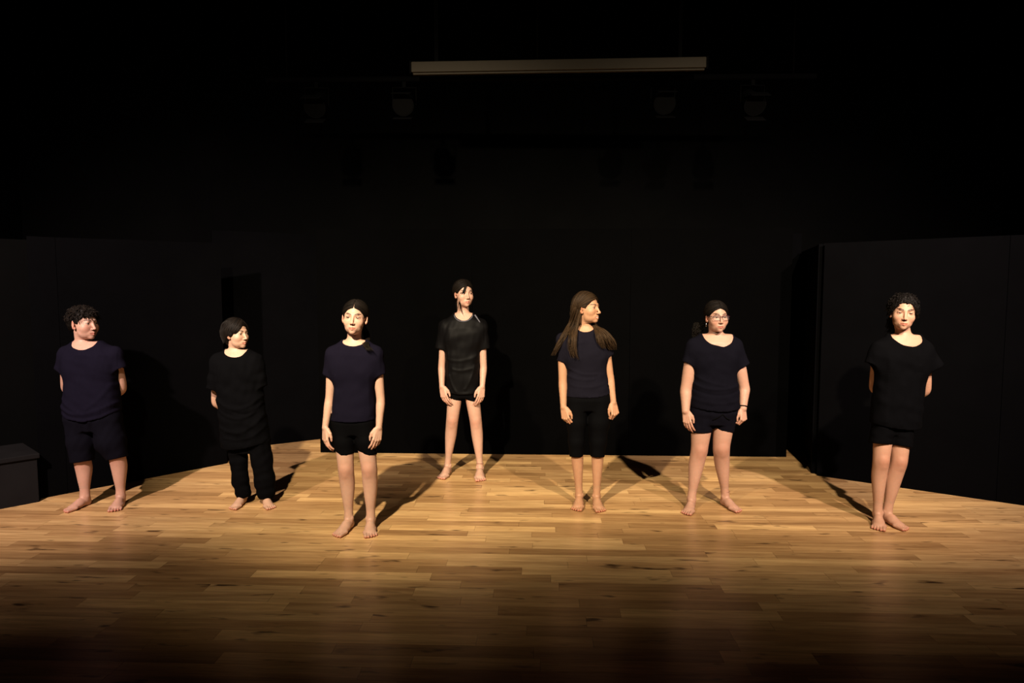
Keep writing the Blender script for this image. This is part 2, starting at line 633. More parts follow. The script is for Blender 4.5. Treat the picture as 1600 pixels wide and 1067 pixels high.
def ell(c, r, R=None):
    c, r = np.array(c, float), np.array(r, float)

    def f(X, Y, Z):
        x, y, z = X - c[0], Y - c[1], Z - c[2]
        if R is not None:
            x, y, z = (R[0][0] * x + R[0][1] * y + R[0][2] * z, R[1][0] * x + R[1][1] * y + R[1][2] * z,
                       R[2][0] * x + R[2][1] * y + R[2][2] * z)
        k0 = np.sqrt((x / r[0]) ** 2 + (y / r[1]) ** 2 + (z / r[2]) ** 2)
        k1 = np.sqrt((x / r[0] ** 2) ** 2 + (y / r[1] ** 2) ** 2 + (z / r[2] ** 2) ** 2) + 1e-9
        return k0 * (k0 - 1) / k1
    m = r if R is None else np.full(3, r.max())
    return f, c - m, c + m


def cutp(prim, c, n):
    """prim limited to the side of the plane opposite to n"""
    f, lo, hi = prim
    c, n = np.array(c, float), np.array(n, float)

    def g(X, Y, Z):
        return np.maximum(f(X, Y, Z), (X - c[0]) * n[0] + (Y - c[1]) * n[1] + (Z - c[2]) * n[2])
    return g, lo, hi


def prof(zs, cx, cy, w, d, zbot, ztop, pw=2.3, grow=0.0):
    """upright tube with elliptical sections given over z (zs ascending); zbot may be a function of x"""
    zs, cx, cy = np.array(zs), np.array(cx), np.array(cy)
    w, d = np.array(w) + grow, np.array(d) + grow

    def f(X, Y, Z):
        z = Z.ravel()
        W, D = np.interp(z, zs, w).reshape(Z.shape), np.interp(z, zs, d).reshape(Z.shape)
        Xc, Yc = np.interp(z, zs, cx).reshape(Z.shape), np.interp(z, zs, cy).reshape(Z.shape)
        q = (np.abs((X - Xc) / W) ** pw + np.abs((Y - Yc) / D) ** pw) ** (1 / pw)
        dxy = (q - 1) * np.minimum(W, D)
        zb = zbot(X) if callable(zbot) else zbot
        return np.maximum(dxy, np.maximum(zb - Z, Z - ztop))
    lo = np.array(((cx - w).min(), (cy - d).min(), zs[0] - 0.08))
    hi = np.array(((cx + w).max(), (cy + d).max(), ztop))
    return f, lo, hi


class Fld:
    def __init__(s, lo, hi, h):
        s.lo, s.h = np.array(lo, float), h
        s.n = np.ceil((np.array(hi, float) - s.lo) / h).astype(int) + 1
        s.ax = [(s.lo[i] + h * np.arange(s.n[i])).astype(np.float32) for i in range(3)]
        s.a = np.full(s.n, 9.0, np.float32)

    def block(s, lo, hi):
        i0 = np.clip(np.floor((lo - s.lo) / s.h).astype(int), 0, s.n)
        i1 = np.clip(np.ceil((hi - s.lo) / s.h).astype(int) + 1, 0, s.n)
        if (i1 <= i0).any():
            return None
        sl = tuple(slice(a, b) for a, b in zip(i0, i1))
        return sl, s.ax[0][sl[0]][:, None, None], s.ax[1][sl[1]][None, :, None], s.ax[2][sl[2]][None, None, :]

    def ev(s, prim, m):
        f, lo, hi = prim
        b = s.block(lo - m, hi + m)
        return None if b is None else (b[0], f(b[1], b[2], b[3]).astype(np.float32))

    def add(s, prim, k=0.0):
        r = s.ev(prim, k + 2.5 * s.h)
        if r: s.a[r[0]] = smin(s.a[r[0]], r[1], k)
        return s

    def sub(s, prim, k=0.0):
        r = s.ev(prim, k + 2.5 * s.h)
        if r: s.a[r[0]] = smax(s.a[r[0]], -r[1], k)
        return s

    def net(s, relax=1):
        a = s.a
        # closed at the border
        sg = a < 0
        c = np.zeros(tuple(s.n - 1), np.uint8)
        for i in (0, 1):
            for j in (0, 1):
                for k in (0, 1):
                    c += sg[i:i + s.n[0] - 1, j:j + s.n[1] - 1, k:k + s.n[2] - 1]
        ids = np.argwhere((c > 0) & (c < 8))
        idx = np.full(c.shape, -1, np.int32)
        idx[tuple(ids.T)] = np.arange(len(ids))
        acc = np.zeros((len(ids), 3))
        cnt = np.zeros(len(ids))
        cs = [(i, j, k) for i in (0, 1) for j in (0, 1) for k in (0, 1)]
        vals = {q: a[ids[:, 0] + q[0], ids[:, 1] + q[1], ids[:, 2] + q[2]] for q in cs}
        for q in cs:
            for ax in range(3):
                if q[ax] == 0:
                    q2 = tuple(1 if i == ax else q[i] for i in range(3))
                    va, vb = vals[q], vals[q2]
                    m = (va < 0) != (vb < 0)
                    t = np.where(m, va / np.where(m, va - vb, 1), 0)
                    p = np.zeros((len(ids), 3))
                    p += q
                    p[:, ax] += t
                    acc[m] += p[m]
                    cnt[m] += 1
        V = s.lo + s.h * (ids + acc / cnt[:, None])
        quads = []
        for ax in range(3):
            b, d = (ax + 1) % 3, (ax + 2) % 3
            sl0 = [slice(None)] * 3
            sl1 = [slice(None)] * 3
            sl0[ax], sl1[ax] = slice(0, -1), slice(1, None)
            ch = sg[tuple(sl0)] != sg[tuple(sl1)]
            e = np.argwhere(ch)
            e = e[(e[:, b] > 0) & (e[:, d] > 0) & (e[:, b] < s.n[b] - 1) & (e[:, d] < s.n[d] - 1)]
            ins = sg[e[:, 0], e[:, 1], e[:, 2]]

            def cell(ob, od):
                q = e.copy()
                q[:, b] += ob
                q[:, d] += od
                return idx[q[:, 0], q[:, 1], q[:, 2]]
            Q = np.stack((cell(-1, -1), cell(0, -1), cell(0, 0), cell(-1, 0)), 1)
            Q[~ins] = Q[~ins][:, ::-1]
            quads.append(Q)
        Q = np.concatenate(quads)
        for _ in range(relax):
            V = relax_v(V, Q, 0.45)
        return V, Q


def relax_v(V, Q, f):
    S = np.zeros_like(V)
    C = np.zeros(len(V))
    for i in range(4):
        A, B = Q[:, i], Q[:, (i + 1) % 4]
        for c in range(3):
            S[:, c] += np.bincount(A, V[B, c], len(V)) + np.bincount(B, V[A, c], len(V))
        C += np.bincount(A, minlength=len(V)) + np.bincount(B, minlength=len(V))
    C = np.maximum(C, 1)
    return V * (1 - f) + f * S / C[:, None]


def normals(V, Q):
    n = np.cross(V[Q[:, 2]] - V[Q[:, 0]], V[Q[:, 3]] - V[Q[:, 1]])
    N = np.zeros_like(V)
    for i in range(4):
        for c in range(3):
            N[:, c] += np.bincount(Q[:, i], n[:, c], len(V))
    return N / (np.linalg.norm(N, axis=1, keepdims=True) + 1e-12)


def keep(V, Q, mask_v):
    """faces all of whose verts are kept"""
    Q = Q[mask_v[Q].all(1)]
    used = np.zeros(len(V), bool)
    used[Q.ravel()] = True
    mp = np.cumsum(used) - 1
    return V[used], mp[Q], used


def join(parts):
    Vs, Qs, Cs, n = [], [], [], 0
    for V, Q, C in parts:
        Vs.append(V)
        Qs.append(Q + n)
        Cs.append(C)
        n += len(V)
    return np.concatenate(Vs), np.concatenate(Qs), np.concatenate(Cs)


def lerp(a, b, t):
    return np.array(a, float) * (1 - t) + np.array(b, float) * t


def unit3(v):
    v = np.array(v, float)
    return v / (np.linalg.norm(v) + 1e-12)


def sstep(a, b, x):
    t = np.clip((x - a) / (b - a), 0, 1)
    return t * t * (3 - 2 * t)


def limb(pts, rads, n=16):
    """control points and radii -> sampled centres and radii"""
    P = np.concatenate((np.array(pts, float), np.array(rads, float)[:, None]), 1)
    m = len(P)
    t = np.linspace(0, m - 1, n)
    i = np.clip(t.astype(int), 0, m - 2)
    u = (t - i)[:, None]
    p0, p1, p2, p3 = P[np.maximum(i - 1, 0)], P[i], P[i + 1], P[np.minimum(i + 2, m - 1)]
    return 0.5 * ((2 * p1) + (-p0 + p2) * u + (2 * p0 - 5 * p1 + 4 * p2 - p3) * u ** 2 + (-p0 + 3 * p1 - 3 * p2 + p3) * u ** 3)


def add_limb(g, L):
    for a, b in zip(L[:-1], L[1:]):
        g.add(cap(a[:3], b[:3], a[3], b[3]))
    return g


# ------------------------------------------------------------------ head (millimetres; x to the viewer's right, y forward, z up, eyes at z = 0)
CRC, CRR = np.array((0, -18, 30.0)), np.array((73, 93, 79.0))


def rotz_rows(a):
    c, s = math.cos(a), math.sin(a)
    return ((c, s, 0), (-s, c, 0), (0, 0, 1))


def head_mesh(hp, neck_pts):
    """neck_pts: polyline [(x,y,z,r)...] in head millimetres"""
    ch, jw, ns = hp.get('cheek', 0), hp.get('jaw', 0), hp.get('nosek', 1.0)
    smile = hp.get('smile', 0.0)
    lid = hp.get('lid', 4.3)
    g = Fld((-105, -130, -190), (105, 125, 125), 2.6)
    g.add(ell(CRC, CRR))
    g.add(ell((0, 22, -22), (60 + jw * 0.5, 58, 80)), 20)
    g.add(ell((0, 28, -66), (49 + jw, 48, 38)), 18)
    g.add(ell((0, 66, -92), (17 + jw * 0.4, 15, 15)), 14)
    for s in (-1, 1):
        g.add(ell((s * 33, 50, -30 + smile * 4), (26 + ch, 24 + ch * 0.5, 26 + ch)), 18)
    g.add(cap((-25, 74, 19), (25, 74, 19), 8, 8), 14)
    g.add(ell((0, 64, -66), (27, 21, 19)), 14)
    for s in (-1, 1):
        g.sub(ell((s * 31, 91, 0), (18, 14, 11)), 10)
        g.add(ell((s * 31, 65.5, -1), (14.6, 14.6, 14.6)), 4)
        g.sub(ell((s * 31, 80, -1.2), (13, 9, lid)), 1.2)
    for p0, p1 in zip(neck_pts[:-1], neck_pts[1:]):
        g.add(cap(p0[:3], p1[:3], p0[3], p1[3]), 16)
    ny = 97 * 1.0 + (ns - 1) * 14
    g.add(cap((0, 79, 8), (0, ny, -33), 6, 8), 9)
    g.add(ell((0, ny + 1, -36), (9, 9, 8)), 5)
    for s in (-1, 1):
        g.add(ell((s * 10.5, ny - 9, -39.5), (7, 9.5, 6.5)), 4)
        g.sub(ell((s * 5.5, ny - 2, -45.5), (3, 5, 3)), 1)
    mw = 21 + 5 * smile
    mz = 4 * smile
    for s in (-1, 1):
        g.add(cap((s * mw, 73 - 3 * smile, -67 + mz), (0, 86, -64), 2.6, 4.8), 4)
        g.add(cap((s * mw * 0.82, 75 - 2 * smile, -72.5 + mz * 0.6), (0, 85, -75 - 2 * smile), 3, 5.6), 4)
    if smile:
        g.sub(cap((-mw * 0.7, 82, -69 + mz * .5), (0, 92, -69.5), 1.8, 3.0), 1)
        g.sub(cap((mw * 0.7, 82, -69 + mz * .5), (0, 92, -69.5), 1.8, 3.0), 1)
    else:
        g.sub(cap((-22, 79, -68.5), (0, 92.5, -69.2), 1.6, 1.8), 1)
        g.sub(cap((22, 79, -68.5), (0, 92.5, -69.2), 1.6, 1.8), 1)
    eo = hp.get('ear', 0)
    for s in (-1, 1):
        R = rotz_rows(s * -0.42)
        g.add(ell((s * (71 + eo), -10, -8), (6.5, 17, 30), R), 5)
        g.add(ell((s * (68 + eo), -1, -32), (6, 9, 10)), 5)
        g.sub(ell((s * (79 + eo), -6, -4), (6.5, 9, 17), R), 3)
    V, Q = g.net(1)
    return V, Q


def head_colors(V, hp, base):
    x, y, z = V[:, 0], V[:, 1], V[:, 2]
    ax = np.abs(x)
    C = np.tile(np.array(base, float), (len(V), 1))

    def mixc(col, w):
        nonlocal C
        C = C * (1 - w[:, None]) + np.array(col)[None, :] * w[:, None]
    b = np.array(base)
    front = sstep(30, 60, y)
    # cheeks and ears a little redder
    w = np.exp(-(((ax - 38) / 20) ** 2 + ((z + 34) / 20) ** 2)) * front * 0.45 * hp.get('blush', 1.0)
    mixc(b * (1.05, 0.78, 0.74), w)
    mixc(b * (1.05, 0.72, 0.66), sstep(66, 72, ax) * (z < 25) * (z > -45) * 0.6)
    mixc(b * (1.03, 0.82, 0.8), np.exp(-((x / 11) ** 2 + ((z + 36) / 10) ** 2)) * (y > 88) * 0.5)
    # lips
    smile = hp.get('smile', 0.0)
    mw = 21 + 5 * smile
    lipz = -69 + 4 * smile * (ax / mw) ** 2
    hgt = np.clip(1 - (ax / (mw + 1)) ** 2, 0, 1)
    w = sstep(1.6, 0, np.abs(z - lipz + 1) - 8.6 * np.sqrt(hgt)) * (ax < mw + 1) * (y > 62)
    mixc(b * (0.80, 0.46, 0.46), w * 0.8)
    if smile:
        wt = (ax < mw * 0.74) * (np.abs(z - lipz - 0.2) < 3.4 * np.sqrt(hgt)) * (y > 60)
        mixc((0.42, 0.37, 0.31), wt * 1.0)
    else:
        w = np.exp(-((z - lipz + 0.2) / 1.6) ** 2) * (ax < 22) * (y > 66)
        mixc(b * (0.36, 0.18, 0.16), w * 0.75)
    # nostrils
    w = np.exp(-(((ax - 5.5) / 4) ** 2 + ((z + 45) / 3) ** 2)) * (y > 82)
    mixc(b * 0.2, w * 0.7)
    # brows
    bz = 19 + 5 * np.sin(np.clip((ax - 12) / 36, 0, 1) * math.pi * 0.75)
    th = 4.0 * (1 - sstep(30, 50, ax) * 0.55) * hp.get('brow', 1.0)
    w = sstep(th + 2.2, th * 0.4, np.abs(z - bz)) * sstep(9, 14, ax) * sstep(52, 46, ax) * (y > 40)
    mixc(np.array((0.012, 0.007, 0.005)), w * 0.95)
    # lash line and lids
    ex = (ax - 31) / 14.5
    uz = -1 + (hp.get('lid', 4.3) + 1.2) * np.sqrt(np.clip(1 - ex ** 2, 0, 1))
    w = np.exp(-((z - uz) / 1.9) ** 2) * (np.abs(ex) < 1) * (y > 60)
    mixc(np.array((0.012, 0.008, 0.006)), w * 0.95)
    w = np.exp(-(((ax - 31) / 17) ** 2 + ((z + 1) / 10) ** 2)) * (y > 55)
    mixc(b * (0.82, 0.68, 0.66), w * 0.4)
    return C


# ------------------------------------------------------------------ hand (millimetres of an 185 mm hand; x thumb side, y to the fingertips, z back of the hand)
def hand_mesh(curl, spread, fore, thumb_in=0.0):
    g = Fld((-64, -85, -95), (84, 205, 48), 2.5)
    base = Fld((-64, -85, -95), (84, 205, 48), 2.5)
    add_limb(base, fore)
    kn = ((27, 92), (8, 98), (-11, 92), (-28, 82))
    for kx, ky in kn:
        base.add(cap((kx * 0.55, 6, 0), (kx, ky, 1), 12, 9.6), 10)
    base.add(ell((24, 42, -9), (17, 34, 14)), 10)
    base.add(ell((-22, 42, -8), (13, 34, 13)), 10)
    out = base.a.copy()
    ln = ((41, 25, 19), (45, 28, 20), (42, 27, 20), (33, 21, 18))
    rr = ((9.4, 8.4, 7.6, 6.2), (9.6, 8.6, 7.8, 6.3), (9.2, 8.2, 7.4, 6.0), (8.2, 7.2, 6.6, 5.4))
    for i in range(4):
        f = Fld((-64, -85, -95), (84, 205, 48), 2.5)
        c = curl[i]
        p = np.array((kn[i][0], kn[i][1], 0.0))
        sp = spread * (1.5 - i) * 0.06
        ang = 0.0
        for j in range(3):
            ang += c[j]
            d = np.array((math.sin(sp) * math.cos(ang), math.cos(sp) * math.cos(ang), -math.sin(ang)))
            q = p + d * ln[i][j]
            f.add(cap(p, q, rr[i][j], rr[i][j + 1]), 1.0)
            p = q
        out = np.minimum(out, smin(base.a, f.a, 5.0))
    t0, t1, t2, t3 = (24, 18, -6), (44 - thumb_in * 6, 50, -14 - thumb_in * 8), (47 - thumb_in * 14, 78, -19 - thumb_in * 14), (43 - thumb_in * 20, 101, -23 - thumb_in * 18)
    f = Fld((-64, -85, -95), (84, 205, 48), 2.5)
    f.add(cap(t0, t1, 13, 11)).add(cap(t1, t2, 10.8, 9.6), 2).add(cap(t2, t3, 9.4, 7.2), 1)
    out = np.minimum(out, smin(base.a, f.a, 9.0))
    g.a = out
    return g.net(1)


# ------------------------------------------------------------------ foot (millimetres of a 242 mm foot; x big-toe side, y forward, z up)
def foot_mesh(shin):
    g = Fld((-62, -18, -4), (64, 262, 175), 2.8)
    add_limb(g, shin)
    g.add(ell((0, 34, 28), (27, 33, 30)), 18)
    g.add(ell((2, 88, 38), (29, 52, 35)), 20)
    g.add(ell((5, 128, 27), (35, 50, 25)), 16)
    g.add(ell((7, 168, 19), (44, 28, 18)), 14)
    g.add(ell((-20, 112, 17), (19, 60, 16)), 12)
    g.add(ell((27, 52, 74), (8, 10, 12)), 14)
    g.add(ell((-26, 46, 68), (8, 10, 12)), 14)
    toes = (((31, 184, 16), (29, 230, 12.5), 14, 11.5), ((11, 190, 15), (10, 231, 10), 9.5, 8.5), ((-7, 187, 14), (-9, 222, 9.5), 9, 8),
            ((-23, 180, 13), (-26, 211, 9), 9, 7.8), ((-37, 170, 12), (-41, 196, 8.5), 9, 7.6))
    base = g.a.copy()
    out = base.copy()
    for a, b, ra, rb in toes:
        f = Fld((-62, -18, -4), (64, 262, 175), 2.8)
        f.add(cap(a, b, ra, rb))
        out = np.minimum(out, smin(base, f.a, 6))
    g.a = out
    zz = g.ax[2][None, None, :]
    g.a = np.maximum(g.a, 0.4 - zz)
    return g.net(1)


# ------------------------------------------------------------------ hair
def cat(P, n):
    """Catmull-Rom through the points, n samples"""
    P = np.array(P, float)
    m = len(P)
    t = np.linspace(0, m - 1, n)
    i = np.clip(t.astype(int), 0, m - 2)
    u = (t - i)[:, None]
    p0, p1, p2, p3 = P[np.maximum(i - 1, 0)], P[i], P[i + 1], P[np.minimum(i + 2, m - 1)]
    return 0.5 * ((2 * p1) + (-p0 + p2) * u + (2 * p0 - 5 * p1 + 4 * p2 - p3) * u ** 2 + (-p0 + 3 * p1 - 3 * p2 + p3) * u ** 3)


class Hair:
    def __init__(s, to_world, scale, seed):
        s.V, s.Q, s.T, s.n = [], [], [], 0
        s.W, s.sc = to_world, scale
        s.r = np.random.RandomState(seed)

    def put(s, V, Q, tone):
        s.V.append(V)
        s.Q.append(Q + s.n)
        s.T.append(np.broadcast_to(tone, (len(V),)))
        s.n += len(V)

    def tubes(s, lines, rad, tone, sides=4, flat=1.0):
        """lines: list of (k,3) world polylines"""
        for L, r, t in zip(lines, rad, tone):
            k = len(L)
            T = np.gradient(L, axis=0)
            T /= np.linalg.norm(T, axis=1, keepdims=True) + 1e-12
            ref = np.array((0.31, 0.9, 0.2))
            U = np.cross(T, ref)
            U /= np.linalg.norm(U, axis=1, keepdims=True) + 1e-12
            N = np.cross(T, U)
            rr = r * np.interp(np.linspace(0, 1, k), (0, 0.15, 0.7, 1), (0.7, 1, 0.9, 0.25))
            a = np.arange(sides) * 2 * math.pi / sides
            V = (L[:, None, :] + rr[:, None, None] * (np.cos(a)[None, :, None] * U[:, None, :] + flat * np.sin(a)[None, :, None] * N[:, None, :])).reshape(-1, 3)
            i, j = np.meshgrid(np.arange(k - 1), np.arange(sides), indexing='ij')
            j2 = (j + 1) % sides
            Q = np.stack((i * sides + j, i * sides + j2, (i + 1) * sides + j2, (i + 1) * sides + j), -1).reshape(-1, 4)
            s.put(V, Q, t)

    def cap_shell(s, off, line, lump=0.0, extra=(), part=None, h=3.2, seed=0, xw=0.0):
        """hair cap: line = [(y, z), ...] lower border of the hair over y"""
        g = Fld((-115, -150, -130), (115, 120, 145), h)
        g.add(ell(CRC + np.array((0, -3, 1)), CRR + off))
        g.add(ell((0, -52, -12), (58 + off * 0.7, 50 + off, 62)), 20)
        for e in extra:
            g.add(e, 14)
        ly = np.array([p[0] for p in line], float)
        lz = np.array([p[1] for p in line], float)
        X, Y, Z = g.ax[0][:, None, None], g.ax[1][None, :, None], g.ax[2][None, None, :]
        z0 = np.interp(g.ax[1], ly, lz)[None, :, None]
        slope = np.interp(g.ax[1], ly[:-1] / 2 + ly[1:] / 2, np.abs(np.diff(lz) / np.diff(ly)))[None, :, None]
        cutf = (z0 - Z - xw * np.abs(X) * sstep(20, 60, Y)) / np.sqrt(1 + slope ** 2)
        g.a = smax(g.a, np.broadcast_to(cutf, g.a.shape).astype(np.float32), 6.0)
        if part is not None:
            px, pw, pd = part
            g.a = g.a + (pd * np.exp(-((X - px) / pw) ** 2) * sstep(0, 40, Y) * sstep(40, 80, Z)).astype(np.float32)
        V, Q = g.net(1)
        if lump:
            N = normals(V, Q)
            r = np.random.RandomState(seed + 5)
            d = np.zeros(len(V))
            for _ in range(9):
                k = r.randn(3)
                k /= np.linalg.norm(k)
                d += np.sin(V @ k * (2 * math.pi / r.uniform(14, 32)) + r.rand() * 6.3)
            V = V + N * (d * lump / 3)[:, None]
        tone = 0.15 + 0.1 * np.sin(V[:, 0] * 0.9) ** 2
        s.put(s.W(V), Q, tone)

    def surf(s, A, B, n, off0, off1, wob=0.0, wl=30.0, mid=None):
        """a lock lying on the skull from A to B (head mm), optionally by way of mid"""
        c, r = CRC + np.array((0, -3, 1)), CRR
        K = [A, B] if mid is None else [A, mid, B]
        D = [(np.array(k, float) - c) / r for k in K]
        D = [k / np.linalg.norm(k) for k in D]
        t = np.linspace(0, 1, n)[:, None]
        if mid is None:
            d = D[0] * (1 - t) + D[1] * t
        else:
            d = cat(D, n)
        d /= np.linalg.norm(d, axis=1, keepdims=True)
        R = r[None, :] + (off0 * (1 - t) + off1 * t)
        P = c + d * R
        P = P + t * t * (np.array(B, float) - P[-1])[None, :]
        if wob:
            ph = s.r.rand(3) * 6.3
            L = np.linspace(0, 1, n) * np.linalg.norm(P[-1] - P[0])
            for k in range(3):
                P[:, k] += wob * np.sin(L * 2 * math.pi / wl + ph[k])
        return P

    def locks(s, nl, fa, fb, off=(9, 11), rad=2.4, wob=0.0, wl=30.0, tone=(0.1, 0.8), n=10, jit=3.0, sides=4, fm=None):
        lines, rr, tt = [], [], []
        for i in range(nl):
            u = (i + s.r.rand()) / nl
            A = np.array(fa(u), float) + s.r.randn(3) * jit
            B = np.array(fb(u), float) + s.r.randn(3) * jit
            m = None if fm is None else np.array(fm(u), float) + s.r.randn(3) * jit
            P = s.surf(A, B, n, off[0] + s.r.randn(), off[1] + s.r.randn(), wob, wl, m)
            lines.append(s.W(P))
            rr.append(rad * s.sc * s.r.uniform(0.7, 1.3) * 0.001)
            tt.append(s.r.uniform(*tone))
        s.tubes(lines, rr, tt, sides)

    def combed(s, part_x, bun, off, rad, tone=(0.05, 0.8), n1=110, n2=80, wob=0.0, hl=71):
        """hair combed from a parting and from the hairline back to a tie at bun (y, z)"""
        for sd in (-1, 1):
            s.locks(n1, lambda u: (part_x + sd * 4, 80 - 128 * u, hl + 2 + (112 - hl) * math.sin(min(1, u * 1.5) * math.pi * 0.5) - 30 * max(0, u - 0.66)),
                    lambda u: (sd * 24, bun[0] + 4 * u, bun[1] - 14 + 34 * u), off=off, rad=rad, tone=tone, jit=2.0, n=14, wob=wob, wl=40,
                    fm=lambda u: (sd * (73 - 16 * u), 12 - 72 * u, 24 + 50 * u))
            s.locks(n2, lambda u: (sd * (5 + 57 * u), 82 - 52 * u * u - 4 * u, hl - 1 - 60 * u * u * u - 6 * u),
                    lambda u: (sd * 24, bun[0], bun[1] - 16 + 12 * (1 - u)), off=(off[0] - 1.5, off[1] - 1), rad=rad * 0.95, tone=tone, jit=1.5, n=14, wob=wob, wl=40,
                    fm=lambda u: (sd * 74, 4 - 22 * u, 24 - 14 * u))

    def bundle(s, guide, widths, nl, rad=0.0028, wave=0.0, wl=0.12, tone=(0.1, 0.9), n=22, taper=0.35, dep=0.6, seedless=0.0):
        """free strands round a guide of world points"""
        G = cat(guide, n)
        w = np.interp(np.linspace(0, 1, n), np.linspace(0, 1, len(widths)), widths)
        lines, rr, tt = [], [], []
        L = np.concatenate(([0], np.cumsum(np.linalg.norm(np.diff(G, axis=0), axis=1))))
        for i in range(nl):
            a, q = s.r.rand() * 6.283, math.sqrt(s.r.rand())
            ox, oy = math.cos(a) * q, math.sin(a) * q * dep
            P = G.copy()
            P[:, 0] += ox * w
            P[:, 1] += oy * w
            ph = s.r.rand(2) * 6.3
            cm = wave * s.r.uniform(0.4, 1.0)
            P[:, 0] += cm * np.sin(L / wl * 6.283 + ph[0]) * np.linspace(0.2, 1, n)
            P[:, 1] += cm * np.sin(L / wl * 6.283 + ph[1]) * np.linspace(0.2, 1, n)
            e = max(8, int(n * s.r.uniform(1 - taper, 1)))
            lines.append(P[:e])
            rr.append(rad * s.r.uniform(0.6, 1.3))
            tt.append(s.r.uniform(*tone))
        s.tubes(lines, rr, tt)

    def build(s, name, parent, mat, origin):
        V, Q, T = np.concatenate(s.V), np.concatenate(s.Q), np.concatenate(s.T)
        me = mesh_np(name, V - origin, Q)
        at_ = me.attributes.new('tone', 'FLOAT', 'POINT')
        at_.data.foreach_set('value', T.astype(np.float32))
        return link(name, me, parent, mat)


# ------------------------------------------------------------------ a person
def person(S):
    seed = S['seed']
    rs = np.random.RandomState(seed)
    base = np.array(S.get('skin', (0.57, 0.335, 0.24)))
    fl = S['foot_len']
    fs = fl / 242.0                                # metres per foot millimetre
    feet = []
    for side, (hpx, tpx) in zip((-1, 1), S['feet']):
        h, t = ground(*hpx), ground(*tpx)
        d = unit3(t - h)
        heel = t - d * fl
        # big toe on the inner side
        xa = np.array((d[1], -d[0], 0.0))          # to the right of the walking direction
        big = unit3(np.array((-side, 0.0, 0.0)))
        if xa @ big < 0:
            xa = -xa
        feet.append((heel, d, xa))
    Y0 = float(np.mean([(f[0] + f[1] * fl * 0.22)[1] for f in feet])) + S.get('lean', 0.0)
    root_p = np.array((at(S['neck'][0], S['neck'][1], Y0)[0], Y0, 0.0))
    root = empty('person', root_p)
    tag(root, S['label'], 'person', S.get('group'))
    PT = lambda q: at(q[0], q[1], Y0 + (q[2] if len(q) > 2 else 0.0))
    mpp = lambda: Y0 / F_PX                        # metres per pixel at the body

    # ---- head frame
    hd = S['head']
    hs = hd['s'] * 0.001
    roll, pitch = math.radians(hd.get('roll', 0)), math.radians(hd.get('pitch', 0))

    def head_frame(psi, xpx):
        f = np.array((math.sin(psi), -math.cos(psi), 0.0))
        x = np.array((math.cos(psi), math.sin(psi), 0.0))
        u = np.array((0, 0, 1.0))
        f2 = f * math.cos(pitch) + u * math.sin(pitch)
        u2 = np.cross(x, f2) * -1 if np.cross(x, f2)[2] < 0 else np.cross(x, f2)
        x3 = x * math.cos(roll) - u2 * math.sin(roll)
        u3 = u2 * math.cos(roll) + x * math.sin(roll)
        o = at(xpx, hd['eye'], Y0 + hd.get('dy', -0.015))
        return o, np.stack((x3, f2, u3), 1)
    if 'yaw' in hd:
        psi, xc = math.radians(hd['yaw']), hd['x']
    else:                                          # turn the head until nose tip and ear fall where the photo has them
        best = None
        for a in np.arange(-20, 91, 1.0):
            o, R = head_frame(math.radians(a), 800 + (hd['nose'] - 800))
            n_ = project(o + R @ (np.array((0, 104, -36)) * hs))[0]
            e_ = project(o + R @ (np.array((-75, -8, -8)) * hs))[0]
            er = abs((n_ - e_) - (hd['nose'] - hd['earpx'])) + 0.04 * abs(a - hd['hint'])
            if best is None or er < best[0]:
                best = (er, a, hd['nose'] - (n_ - hd['nose']))
        psi, xc = math.radians(best[1]), best[2]
    HO, HR = head_frame(psi, xc)
    toW = lambda V: HO + (np.asarray(V) * hs) @ HR.T
    toH = lambda p: (HR.T @ (np.array(p) - HO)) / hs

    # ---- joints
    nb = PT((S['neck'][0], S['neck'][1], S['neck'][2] if len(S['neck']) > 2 else 0.015))
    nr = S.get('neck_r', 0.047)
    ntop = toW((0, -22, -58))
    naxis = unit3(ntop - nb)
    ncut = lerp(nb, ntop, 0.72)
    sh = S['shirt']
    rows = sh['rows']                              # (py, xl, xr) from the top down
    zs, cx, w = [], [], []
    for py, xl, xr in rows:
        a, b = at(xl, py, Y0), at(xr, py, Y0)
        zs.append(a[2])
        cx.append((a[0] + b[0]) / 2)
        w.append((b[0] - a[0]) / 2)
    zs, cx, w = np.array(zs[::-1]), np.array(cx[::-1]), np.array(w[::-1])
    dr = sh.get('depth', 0.62)
    d = w * (np.array(dr[::-1]) if hasattr(dr, '__len__') else dr)
    cy = np.full(len(zs), Y0 + 0.0)
    nl_, nr_ = [at(q[0], q[1], Y0) for q in (sh['neckline'][0], sh['neckline'][2])]
    zn = (nl_[2] + nr_[2]) / 2
    hw0 = (nr_[0] - nl_[0]) / 2
    ztop0 = zs[-1]
    zs = np.append(zs, (lerp(zs[-1], zn, 0.55), zn + 0.012))
    cx = np.append(cx, (lerp(cx[-1], (nl_[0] + nr_[0]) / 2, 0.6), (nl_[0] + nr_[0]) / 2))
    w_, d_ = w[-1], d[-1]
    w = np.append(w, (lerp(w_, hw0 + 0.02, 0.5), hw0 + 0.010))
    d = np.append(d, (d_ * 0.86, d_ * 0.58))
    cy = np.append(cy, (Y0 + 0.004, Y0 + 0.012))
    hem = [at(x, y, Y0) for x, y in sh['hem']]
    hx, hz = np.array([p[0] for p in hem]), np.array([p[2] for p in hem])
    hemf = lambda X: np.interp(np.ravel(X), hx, hz).reshape(np.shape(X))
    ztop = zs[-1]
    arms = []
    for side, A in zip((-1, 1), S['arms']):
        corner = PT(A['sh'])
        rsv = A.get('rs', 0.05)
        Sc = corner + np.array((-side * rsv * 0.8, 0.0, -rsv * 0.85))
        arms.append(dict(side=side, S=Sc, E=PT(A['el']), W=PT(A['wr']), cuff=PT(A['cuff']), rs=rsv, A=A))

